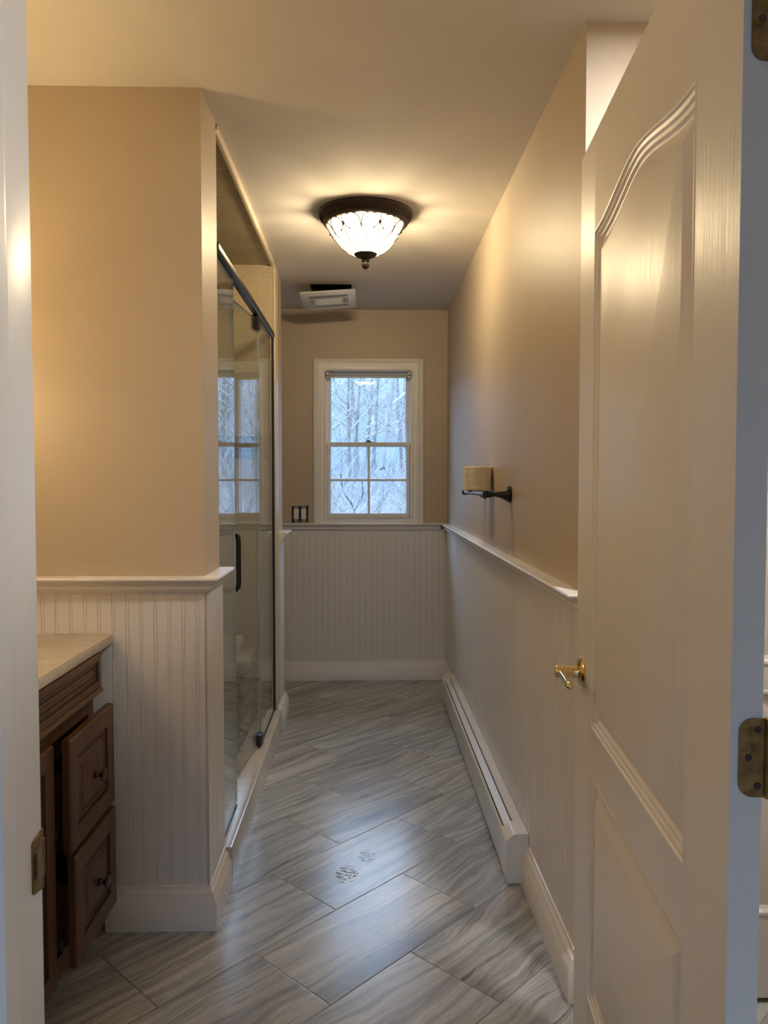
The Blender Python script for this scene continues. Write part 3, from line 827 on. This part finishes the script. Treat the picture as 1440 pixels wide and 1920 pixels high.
for y0, y1 in ((HY0, HY0 + .10), (HY1 - .07, HY1)):
    obj('end_cap', hp(CAPP, y0, y1), m_white, hb)

# ------------------------------------------------------------------ vanity
VF = -.750
vn = empty('vanity_cabinet', (-1.02, 1.55, 0), 'dark stained wooden vanity cabinet with two pulled-out drawers by left wall', 'cabinet')
VY0, VY1 = .93, 2.142
bd = MB()
bd.box(XL + .001, VF - .02, VY0, VY0 + .018, .10, .845); bd.box(XL + .001, VF - .02, VY1 - .045, VY1 - .027, .10, .845)
bd.box(XL + .001, VF - .02, VY0 + .018, VY1 - .045, .10, .118); bd.box(XL + .001, XL + .010, VY0 + .018, VY1 - .045, .118, .845)
bd.box(XL + .01, VF - .02, 1.792, 1.806, .118, .66)
bd.box(XL + .06, VF - .075, VY0 + .01, VY1 - .05, 0, .10)
obj('carcass', bd, m_wood, vn, smooth=0)
ff = MB()
ff.box(VF - .02, VF, VY0, VY0 + .04, .10, .72); ff.box(VF - .02, VF, VY1 - .065, VY1 - .027, .10, .72)
ff.box(VF - .02, VF, 1.775, 1.822, .10, .72)
ff.box(VF - .02, VF, VY0 + .04, 1.775, .10, .150); ff.box(VF - .02, VF, VY0 + .04, 1.775, .72, .845); ff.box(VF - .02, VF, 1.775, VY1 - .027, .72, .845)
ff.box(VF - .02, VF, VY0 + .04, 1.775, .655, .72); ff.box(VF - .02, VF, 1.822, VY1 - .065, .688, .72); ff.box(VF - .02, VF, 1.822, VY1 - .065, .10, .152); ff.box(VF - .02, VF, 1.822, VY1 - .065, .408, .436)
obj('face_frame', ff, m_wood, vn, smooth=0)
def yz(y0, y1, z0, z1, x): return [(x, y0, z0), (x, y1, z0), (x, y1, z1), (x, y0, z1)]
def panel_front(y0, y1, z0, z1, xf, th=.02, fr=.052, flat=False):
    """raised-panel door or drawer front whose face looks to +x"""
    def R(i, d): return yz(y0 + i, y1 - i, z0 + i, z1 - i, xf + d)
    rs = [R(0, -th), R(0, -.004), R(.0015, -.0015), R(.004, 0), R(fr - .003, 0), R(fr, -.0025), R(fr + .002, -.007), R(fr + .008, -.0055), R(fr + .012, -.010)]
    if flat: rs += [R(fr + .03, -.010)]
    else: rs += [R(fr + .016, -.0105), R(fr + .017, -.0085), R(fr + .030, -.0035), R(fr + .0305, -.0022)]
    return MB().rings(rs, True, True)
def groove(y0, y1, z0, z1, xf, fr):
    """dark line lying in the panel groove"""
    m = MB()
    def R(i, d): return yz(y0 + i, y1 - i, z0 + i, z1 - i, xf + d)
    m.rings([R(fr + .0115, -.0094), R(fr + .0165, -.0096), R(fr + .0165, -.0110), R(fr + .0115, -.0108), R(fr + .0115, -.0094)])
    m.rings([R(fr - .0005, -.0010), R(fr + .0022, -.0058), R(fr + .0022, -.0075), R(fr - .0005, -.0030), R(fr - .0005, -.0010)])
    return m
# false drawer front with its bottom moulding
ap = obj('apron_panel', panel_front(1.36, 2.124, .750, .843, VF + .020, .02, .020), m_wood, vn, smooth=0)
obj('groove_line', groove(1.36, 2.124, .750, .843, VF + .02, .020), m_groove, ap, smooth=0)
ap = obj('apron_panel', panel_front(VY0, 1.357, .750, .843, VF + .02, .02, .020), m_wood, vn, smooth=0)
mo = [(VF, .752), (VF + .022, .752), (VF + .027, .749), (VF + .029, .744), (VF + .027, .739), (VF + .022, .737), (VF + .022, .735), (VF + .014, .731), (VF + .010, .726), (VF + .004, .722), (VF, .721)]
obj('apron_moulding', MB().prism(mo, 'y', VY0, 2.112), m_wood, vn)
# doors
def knob(x, y, z, parent):
    k = [(.0, 0), (.010, 0), (.0105, .003), (.007, .005), (.0055, .010), (.006, .015), (.011, .019), (.0165, .021), (.0172, .024), (.015, .0265), (.008, .0278), (.0, .028)]
    return obj('knob', MB().lathe([(r, x + h) for r, h in k], (0, y, z), 'x', 20), m_bronzem, parent, smooth=40)
for (y0, y1, ky) in ((1.372, 1.797, 1.41), (.945, 1.368, 1.33)):
    dd = obj('cabinet_door', panel_front(y0, y1, .118, .700, VF + .0205), m_wood, vn, smooth=0)
    obj('groove_line', groove(y0, y1, .118, .700, VF + .0205, .052), m_groove, dd, smooth=0)
    knob(VF + .0205, ky, .64, dd)
# two drawers, pulled out a little
for (y0, y1, z0, z1, xf) in ((1.816, 2.132, .425, .701, -.700), (1.814, 2.110, .150, .421, -.690)):
    d = obj('drawer', panel_front(y0, y1, z0, z1, xf), m_wood, vn, smooth=0)
    obj('groove_line', groove(y0, y1, z0, z1, xf, .052), m_groove, d, smooth=0)
    q = MB(); xb = xf - .0205; x2 = xb - .40
    q.box(x2, xb, y0 + .030, y0 + .042, z0 + .04, z0 + .19); q.box(x2, xb, y1 - .055, y1 - .043, z0 + .04, z0 + .19)
    q.box(x2, x2 + .012, y0 + .042, y1 - .055, z0 + .04, z0 + .19); q.box(x2, xb, y0 + .042, y1 - .055, z0 + .045, z0 + .055)
    obj('drawer_box', q, m_wood, d, smooth=0)
    q = MB(); q.box(x2, xb - .02, y0 + .020, y0 + .0295, z0 + .03, z0 + .055)
    obj('drawer_slide', q, m_steel, d, smooth=0)
    knob(xf - .0025, (y0 + y1) / 2 + .012, (z0 + z1) / 2 - .008, d)
# worktop
tag(obj('vanity_countertop', MB().box(XL + .001, -.734, .905, 2.2365, .8455, .875, .003), m_stone), 'cream veined stone countertop resting on the dark wooden vanity', 'countertop')

# ------------------------------------------------------------------ the open door
W, DH, DT, DZ = .886, 2.03, .035, .012
d1 = empty('door_1', (.4115, .8465, 0), kind='structure', local=True)
d1.rotation_euler = (0, 0, math.radians(85.4))
def door_face(mb, y, s):
    """face with two moulded panels; y = face plane, s = +1 looks to +y"""
    xa, xb = .145, .746
    zb0, zb1 = .215, .705      # lower panel
    zu0, zu1 = .800, 1.832     # upper panel, cambered top
    def arch(u, rise=.040):
        v = abs(2 * u - 1)
        return rise * (0.5 + 0.5 * math.cos(PI * v ** .92))
    NA = 28
    def outline(x0, x1, z0, z1, i, d, cam):
        p = [(x0 + i, y + s * d, z0 + i), (x1 - i, y + s * d, z0 + i)]
        for k in range(NA + 1):
            u = 1 - k / NA
            p.append((x0 + i + u * (x1 - x0 - 2 * i), y + s * d, z1 - i + (arch(u) if cam else 0)))
        return p
    prof = [(0, 0), (.003, .0012), (.006, .0008), (.008, -.0025), (.013, -.004), (.016, -.0075), (.021, -.0085), (.025, -.0125), (.029, -.0130), (.055, -.0020), (.057, -.0012)]
    for (z0, z1, cam) in ((zb0, zb1, False), (zu0, zu1, True)):
        mb.rings([outline(xa, xb, z0, z1, i, d, cam) for i, d in prof], False, True)
    def f(pts): mb.bm.faces.new([mb.bm.verts.new(p) for p in pts])
    for (x0, x1) in ((0, xa), (xb, W)): f([(x0, y, DZ), (x1, y, DZ), (x1, y, DH), (x0, y, DH)])
    f([(xa, y, DZ), (xb, y, DZ), (xb, y, zb0), (xa, y, zb0)])
    f([(xa, y, zb1), (xb, y, zb1), (xb, y, zu0), (xa, y, zu0)])
    for k in range(NA):
        u0, u1 = k / NA, (k + 1) / NA
        x0, x1 = xa + u0 * (xb - xa), xa + u1 * (xb - xa)
        f([(x0, y, zu1 + arch(u0)), (x1, y, zu1 + arch(u1)), (x1, y, DH), (x0, y, DH)])
ds = MB(); door_face(ds, 0, 1); door_face(ds, -DT, -1)
for q in ([(0, 0, DZ), (0, -DT, DZ), (0, -DT, DH), (0, 0, DH)], [(W, 0, DZ), (W, -DT, DZ), (W, -DT, DH), (W, 0, DH)], [(0, 0, DH), (0, -DT, DH), (W, -DT, DH), (W, 0, DH)], [(0, 0, DZ), (0, -DT, DZ), (W, -DT, DZ), (W, 0, DZ)]):
    ds.bm.faces.new([ds.bm.verts.new(p) for p in q])
bmesh.ops.remove_doubles(ds.bm, verts=ds.bm.verts, dist=1e-5)
obj('door_slab', ds, m_door, d1, smooth=25)
# brass levers
def lever(s, y0):
    k = MB(); hx, hz = W - .062, .897
    k.lathe([(.0, y0), (.0335, y0), (.034, y0 + s * .003), (.030, y0 + s * .007), (.022, y0 + s * .010), (.0145, y0 + s * .012), (.0135, y0 + s * .018), (.0155, y0 + s * .0185), (.0155, y0 + s * .0215), (.0118, y0 + s * .022), (.0130, y0 + s * .038), (.0142, y0 + s * .042), (.0142, y0 + s * .056), (.012, y0 + s * .059), (0, y0 + s * .059)], (hx, 0, hz), 'y', 28)
    yl = y0 + s * .048; P = [(hx + .006, yl, hz), (hx - .03, yl, hz), (hx - .07, yl, hz), (hx - .100, yl, hz - .001), (hx - .112, yl, hz - .002), (hx - .118, yl, hz - .0025), (hx - .1205, yl, hz - .0025)]
    k.tube(P, [.0095, .0085, .0075, .0078, .0078, .0058, .002], 14)
    return k
obj('door_handle', lever(1, 0), m_brass, d1, smooth=40)
obj('door_handle', lever(-1, -DT), m_brass, d1, smooth=40)
# hinges let into the near edge
def hinge(zc):
    hz = .045; r = .016
    ya, yb = -.0085, -DT - .006
    pts = [(yb, zc - hz), (yb, zc + hz)]
    for (cy, cz, a0) in ((ya - r, zc + hz - r, 90), (ya - r, zc - hz + r, 0)):
        for i in range(7):
            a = math.radians(a0 - 15 * i); pts.append((cy + r * math.cos(a), cz + r * math.sin(a)))
    k = MB(); k.prism(pts, 'x', -.0018, .0005)
    k.tube([(-.004, yb - .002, zc - hz), (-.004, yb - .002, zc + hz)], .0065, 12)
    o = obj('hinge', k, m_abrass, d1)
    for (y, dz) in ((-.0195, 0), (-.0295, .032), (-.0295, -.032)):
        sk = MB(); sk.lathe([(.0, -.0028), (.0036, -.0026), (.0042, -.0018)], (0, y, zc + dz), 'x', 12)
        so = obj('hinge_screw', sk, m_bronzem, o)
for z in (1.818, 1.006, .19): hinge(z)

# ------------------------------------------------------------------ closed panel door in the alcove
d2 = empty('door_2', (.84, 1.862, 0), kind='structure')
def face2(mb, y, s, x0, x1):
    pass
k = MB(); y2 = 1.866
X0, X1 = .84, 1.62
def R2(x0, x1, z0, z1, i, d): return [(x0 + i, y2 + d, z0 + i), (x1 - i, y2 + d, z0 + i), (x1 - i, y2 + d, z1 - i), (x0 + i, y2 + d, z1 - i)]
pr = [(0, 0), (.004, -.003), (.010, -.002), (.016, .006), (.024, .010), (.05, .004), (.055, .003)]
PX0, PX1 = X0 + .095, X1 - .09
for z0, z1 in ((.225, .80), (.86, 1.88)): k.rings([R2(PX0, PX1, z0, z1, i, d) for i, d in pr], False, True)
def f2(x0, x1, z0, z1, y=y2): k.bm.faces.new([k.bm.verts.new(p) for p in ((x0, y, z0), (x1, y, z0), (x1, y, z1), (x0, y, z1))])
f2(X0, PX0, .014, 2.03); f2(PX1, X1, .014, 2.03); f2(PX0, PX1, .014, .225); f2(PX0, PX1, .80, .86); f2(PX0, PX1, 1.88, 2.03)
for q in ([(X0, y2, .014), (X0, y2 + .03, .014), (X0, y2 + .03, 2.03), (X0, y2, 2.03)], [(X1, y2, .014), (X1, y2 + .03, .014), (X1, y2 + .03, 2.03), (X1, y2, 2.03)], [(X0, y2, 2.03), (X1, y2, 2.03), (X1, y2 + .03, 2.03), (X0, y2 + .03, 2.03)], [(X0, y2, .014), (X1, y2, .014), (X1, y2 + .03, .014), (X0, y2 + .03, .014)]):
    k.bm.faces.new([k.bm.verts.new(p) for p in q])
k.bm.faces.new([k.bm.verts.new(p) for p in ((X0, y2 + .03, .014), (X1, y2 + .03, .014), (X1, y2 + .03, 2.03), (X0, y2 + .03, 2.03))])
bmesh.ops.remove_doubles(k.bm, verts=k.bm.verts, dist=1e-5)
obj('door_slab', k, m_trim, d2, smooth=25)
kk = MB(); kk.prism([(X0 - .075, YC), (X0 - .075, YC - .022), (X0 - .02, YC - .03), (X0 - .004, YC - .034), (X0 - .004, YC)], 'z', 0, 2.10)
obj('door_casing', kk, m_trim, d2)

# ------------------------------------------------------------------ lamps that light the place but stand out of view
# recessed downlight in the alcove ceiling
RL = (.80, 1.36)
rl = empty('recessed_light', (RL[0], RL[1], CEIL), 'round white recessed downlight in ceiling behind the open door', 'ceiling light')
obj('light_trim', MB().lathe([(.058, CEIL - .0005), (.085, CEIL - .0005), (.086, CEIL - .004), (.080, CEIL - .007), (.060, CEIL - .005), (.058, CEIL - .0005)], (RL[0], RL[1], 0), 'z', 32, caps=False), m_white, rl, smooth=40)
m_led = emit_mat('led_lens', (1.0, .95, .87), 500.0)
obj('light_lens', MB().lathe([(.0, CEIL - .0035), (.059, CEIL - .0035), (.059, CEIL - .0005), (0, CEIL - .0005)], (RL[0], RL[1], 0), 'z', 32), m_led, rl, smooth=40)
# vanity wall sconces; the one nearer the doorway is added to brighten the door
SX, SZ = -1.17, 1.56
m_shade = emit_mat('frosted_shade', (1.0, .72, .36), 15.0)
m_bulb = emit_mat('bulb', (1.0, .72, .36), 330.0)
for SY, lab_ in ((1.93, 'frosted glass wall sconce above the vanity, farther from the doorway'), (1.14, 'unseen second sconce added above the vanity to light the door, nearer the doorway')):
    ws = empty('wall_sconce', (XL, SY, SZ), lab_, 'wall light', 'sconces above the vanity')
    obj('back_plate', MB().lathe([(.0, XL), (.055, XL), (.055, XL + .012), (.03, XL + .02), (0, XL + .02)], (0, SY, SZ - .10), 'x', 24), m_bronze, ws, smooth=40)
    obj('arm', MB().tube([(XL + .015, SY, SZ - .10), (XL + .06, SY, SZ - .125), (SX, SY, SZ - .12), (SX, SY, SZ - .075)], .007, 10), m_bronze, ws)
    sp_ = [(.030, SZ - .075), (.052, SZ - .05), (.066, SZ + .0), (.070, SZ + .07), (.068, SZ + .07), (.064, SZ + .0), (.050, SZ - .047), (.028, SZ - .070)]
    s_ = MB(); s_.rings([[(SX + r * math.cos(2 * PI * i / 32), SY + r * math.sin(2 * PI * i / 32), z) for i in range(32)] for r, z in sp_ + [sp_[0]]])
    obj('glass_shade', s_, m_shade, ws, smooth=60)
    obj('socket', MB().lathe([(.0, SZ - .078), (.032, SZ - .078), (.032, SZ - .068), (.016, SZ - .066), (.016, SZ - .035), (0, SZ - .035)], (SX, SY, 0), 'z', 20), m_bronze, ws, smooth=40)
    bb = MB(); bmesh.ops.create_uvsphere(bb.bm, u_segments=20, v_segments=12, radius=.028, matrix=Matrix.Translation((SX, SY, SZ - .005)))
    obj('bulb', bb, m_bulb, ws, smooth=80)
# unseen fill lamp added in the hall to brighten the door jamb
hl = empty('hall_fill_light', (1.15, .05, CEIL), 'unseen round fill lamp added on the hall ceiling to light the doorway', 'ceiling light')
obj('lamp_body', MB().lathe([(.0, CEIL), (.17, CEIL), (.17, CEIL - .03), (.16, CEIL - .034), (0, CEIL - .034)], (1.15, .05, 0), 'z', 40), m_white, hl, smooth=40)
m_hall_fill = emit_mat('hall_fill_lens', (1.0, .94, .90), 34.0)
obj('lamp_lens', MB().lathe([(.0, CEIL - .046), (.10, CEIL - .044), (.145, CEIL - .036), (.145, CEIL - .0341), (0, CEIL - .0341)], (1.15, .05, 0), 'z', 40), m_hall_fill, hl, smooth=40)

# ------------------------------------------------------------------ outdoors
def ground_z(y, x=0): return -.35 + .052 * (min(y, 30) - 6) + .012 * max(0, y - 30)
gm, gnt = newmat('leaf_litter'); N = NT(gnt); cc = N.coord()
n1 = N.noise(cc, .5, 4); n2 = N.noise(cc, 6, 5, .7)
a = N.ramp(n1, [(.3, (.060, .048, .046)), (.7, (.085, .072, .070))])
a = N.mix(.6, a, N.ramp(n2, [(.35, (.035, .03, .028)), (.6, (.11, .095, .092))]))
N.bsdf(a, .9)
g = MB()
xs = [-60 + 4 * i for i in range(31)]; ys = [5.3 + 3 * j for j in range(34)]
V = [[g.bm.verts.new((x, y, ground_z(y) + .18 * math.sin(x * .35 + y * .2) * min(1, (y - 5.3) / 10))) for x in xs] for y in ys]
for a_, b_ in zip(V, V[1:]):
    for i in range(len(a_) - 1): g.bm.faces.new((a_[i], a_[i + 1], b_[i + 1], b_[i]))
go = obj('ground', g, gm, None, smooth=60, org=(0, 6, -.4)); go['kind'] = 'structure'

def bark(name, c1, c2, sc_=6, birch=False):
    m, nt = newmat(name); N = NT(nt); c = N.coord(); x, y, z = N.sep(c)
    n1 = N.noise(c, sc_, 4, .6)
    a = N.ramp(n1, [(.3, c1), (.7, c2)])
    if birch:
        q = N.noise(N.comb(N.math('MULTIPLY', x, 3), N.math('MULTIPLY', y, 3), N.math('MULTIPLY', z, 6)), 1.2, 3, .6)
        a = N.mix(N.math('GREATER_THAN', q, .62), a, (.03, .028, .026))
    N.bsdf(a, .85)
    return m
m_bark = bark('grey_bark', (.075, .072, .070), (.13, .125, .12))
m_twig = bark('pale_twigs', (.17, .172, .172), (.31, .31, .31))
m_birch = bark('pale_birch_bark', (.15, .148, .145), (.25, .245, .24), 5, True)
m_darkbark = bark('dark_bark', (.018, .016, .015), (.04, .036, .033))

def grow(trunk, twigs, base, direc, length, rad, depth, rng, spread, maxd):
    """a branch as a bent tapering tube, with its own branches"""
    n = 6 if depth == 0 else 4
    pts = [Vector(base)]; d = Vector(direc).normalized()
    for i in range(n):
        d = (d + Vector((rng.uniform(-1, 1), rng.uniform(-1, 1), rng.uniform(-.3, .5))) * (.07 if depth == 0 else .17)).normalized()
        pts.append(pts[-1] + d * (length / n))
    rads = [rad * (1 - .78 * i / n) for i in range(n + 1)]
    (trunk if depth == 0 else twigs).tube(pts, rads, 7 if depth == 0 else (4 if depth == 1 else 3), False)
    if depth >= maxd: return
    nb = (11, 7, 5, 4)[depth]
    for k in range(nb):
        t = rng.uniform(.22 if depth == 0 else .2, 1.0)
        i = min(int(t * n), n - 1); p = pts[i].lerp(pts[i + 1], t * n - i)
        ax = (pts[i + 1] - pts[i]).normalized()
        side = Vector((rng.uniform(-1, 1), rng.uniform(-1, 1), rng.uniform(-.2, .5))); side = (side - ax * side.dot(ax)).normalized()
        nd = ax * rng.uniform(.35, .8) + side * spread
        grow(trunk, twigs, p, nd, length * rng.uniform(.32, .52) * (1.1 - .5 * t), max(rad * (1 - .75 * t) * .5, .004), depth + 1, rng, spread, maxd)

def tree(name, label, seed, height, rad, mb_, mt_, group=None, spread=.8, maxd=3, lean=(0, 0)):
    rng = random.Random(seed)
    e = empty(name, (0, 0, 0), label, 'tree', group)
    tk, tw = MB(), MB()
    grow(tk, tw, (0, 0, -.2), (lean[0], lean[1], 1), height, rad, 0, rng, spread, maxd)
    obj('trunk', tk, mb_, e, smooth=60); obj('branches', tw, mt_, e, smooth=60)
    return e
GRP = 'bare trees in the woods beyond the window'
LAB = 'bare grey tree in the hazy winter woods outside the window'
protos = [tree('bare_tree', LAB, 11 + i, (11, 13, 9, 10)[i], (.13, .16, .09, .12)[i], m_bark, m_twig, GRP, (.8, .7, .95, .85)[i], 3) for i in range(4)]
rng = random.Random(5)
spots = []
# lines of trees spread through the wedge seen from the window
for i in range(84):
    y = 27 + 55 * ((i + rng.random()) / 84) ** .8
    half = .10 * y + 2.2
    spots.append((rng.uniform(-half * 1.3, half * 2.6), y))
for i, (x, y) in enumerate(spots):
    o = protos[i] if i < 4 else dup(protos[i % 4])
    s = rng.uniform(.75, 1.2)
    o.location = (x, y, ground_z(y)); o.rotation_euler = (0, 0, rng.uniform(0, 6.28)); o.scale = (s, s, s)
# tangled twigs and brush between the trees
bq = MB()
rng = random.Random(21)
pale_faces = []
for i in range(4400):
    y = 19 + 45 * rng.random() ** 1.15
    half = .10 * y + 1.6
    x = rng.uniform(-half * 1.3, half * 2.7)
    z0 = ground_z(y) + (0 if rng.random() < .45 else rng.uniform(.5, .20 * y + .6))
    p0 = Vector((x, y, z0)); r0 = rng.uniform(.003, .0075) * (y / 22) ** .5
    for j in range(rng.randint(3, 7)):
        d = Vector((rng.uniform(-1, 1), rng.uniform(-.5, .5), rng.uniform(.1, 1.3))).normalized()
        L_ = rng.uniform(.5, 1.9); pts = [p0]
        for q in range(3):
            d = (d + Vector((rng.uniform(-.35, .35), rng.uniform(-.2, .2), rng.uniform(-.2, .4)))).normalized()
            pts.append(pts[-1] + d * L_ / 3)
        n0 = len(bq.bm.faces)
        bq.tube(pts, [r0, r0 * .85, r0 * .6, r0 * .35], 3, False)
        pale_faces.append((n0, len(bq.bm.faces), rng.random()))
bro = obj('brush', bq, [m_twig, m_bark], None, smooth=0, org=(0, 30, 0), recalc=False)
for a_, b_, r_q in pale_faces:
    if r_q < .35:
        for k_ in range(a_, b_): bro.data.polygons[k_].material_index = 1
tag(bro, 'tangle of bare pale twigs and brush filling the woods outside window', 'brush', None, 'stuff')
# the pale birch right of the middle
bt_ = tree('birch_tree', 'pale mottled birch trunk seen right of the window centre bar', 77, 11.5, .080, m_birch, m_twig, None, .75, 3, (.045, .02))
bt_.location = (.36, 21.5, ground_z(21.5))
fy = 20.5; fz = ground_z(fy)
ft = empty('forked_tree', (-.285, fy, fz), 'dark small forked trunk low behind the left window panes', 'tree')
q = MB()
q.tube([(-.285, fy, fz - .1), (-.285, fy, fz + .1), (-.29, fy, fz + .2)], [.035, .03, .028], 8)
q.tube([(-.285, fy, fz + .15), (-.37, fy, fz + .32), (-.50, fy, fz + .50), (-.60, fy + .1, fz + .66), (-.66, fy + .1, fz + 1.1)], [.028, .026, .024, .02, .012], 8)
q.tube([(-.285, fy, fz + .15), (-.20, fy, fz + .30), (-.10, fy, fz + .42), (-.06, fy, fz + .60), (-.10, fy, fz + 1.0)], [.034, .032, .03, .022, .012], 8)
obj('trunk', q, m_darkbark, ft, smooth=60)
q = MB()
for k_ in range(10):
    b0 = Vector((-.06, fy, fz + .55)) if k_ % 2 else Vector((-.62, fy + .1, fz + .8))
    d_ = Vector((rng.uniform(-.5, .5), rng.uniform(-.2, .2), rng.uniform(.2, .7)))
    q.tube([b0, b0 + d_ * .5 + Vector((0, 0, .04)), b0 + d_], [.008, .006, .003], 4, False)
obj('branches', q, m_twig, ft, smooth=60)

# ------------------------------------------------------------------ world: overcast dusk sky
w = bpy.data.worlds.new('World'); sc.world = w; w.use_nodes = True
nt = w.node_tree; nt.nodes.clear(); N = NT(nt)
tc = N.n('ShaderNodeTexCoord'); x, y, z = N.sep(tc.outputs['Generated'])
cl_ = N.noise(tc.outputs['Generated'], 2.5, 4)
col = N.ramp(z, [(0.0, (.29, .51, .92)), (.12, (.29, .51, .92)), (.35, (.50, .70, 1.0)), (1, (.46, .68, 1.0))])
stg = N.n('ShaderNodeMapRange'); N.link(z, stg.inputs[0])
stg.inputs[1].default_value = .10; stg.inputs[2].default_value = .45; stg.inputs[3].default_value = 1.6; stg.inputs[4].default_value = 13.0
bgn = N.n('ShaderNodeBackground'); N.link(col, bgn.inputs[0])
N.link(N.math('MULTIPLY', stg.outputs[0], N.math('MULTIPLY_ADD', cl_, .4, .8)), bgn.inputs[1])
o = N.n('ShaderNodeOutputWorld'); N.link(bgn.outputs[0], o.inputs[0])

# sky portals in the two window openings
def portal(name, loc, rot, sx, sy):
    l = bpy.data.lights.new(name, 'AREA'); l.shape = 'RECTANGLE'; l.size = sx; l.size_y = sy
    l.cycles.is_portal = True
    ob = bpy.data.objects.new(name, l); ob.location = loc; ob.rotation_euler = rot; COL.objects.link(ob)
portal('sky_portal', ((WX0 + WX1) / 2, YB + .14, (WZ0 + WZ1) / 2), (-PI / 2, 0, 0), WX1 - WX0, WZ1 - WZ0)
portal('sky_portal', (0, -2.42, (HWZ0 + HWZ1) / 2), (PI / 2, 0, 0), HWX1 - HWX0, HWZ1 - HWZ0)

# ------------------------------------------------------------------ camera
cam = bpy.data.cameras.new('Camera'); co = bpy.data.objects.new('Camera', cam); COL.objects.link(co)
cam.sensor_fit = 'HORIZONTAL'; cam.sensor_width = 36; cam.lens = 36 * 1442 / 1440
cam.clip_start = .02; cam.clip_end = 300
co.location = (0, 0, 1.317)
co.rotation_euler = (math.radians(90 - 2.3033), 0, math.radians(-1.3904))
sc.camera = co

sc.view_settings.view_transform = 'Standard'; sc.view_settings.look = 'None'
sc.view_settings.gamma = 1; sc.view_settings.exposure = 0.08
try: sc.view_settings.use_curve_mapping = False
except Exception: pass
sc.cycles.use_denoising = True
sc.cycles.max_bounces = 10; sc.cycles.transparent_max_bounces = 16
sc.cycles.sample_clamp_indirect = 6
sc.cycles.caustics_reflective = False; sc.cycles.caustics_refractive = False
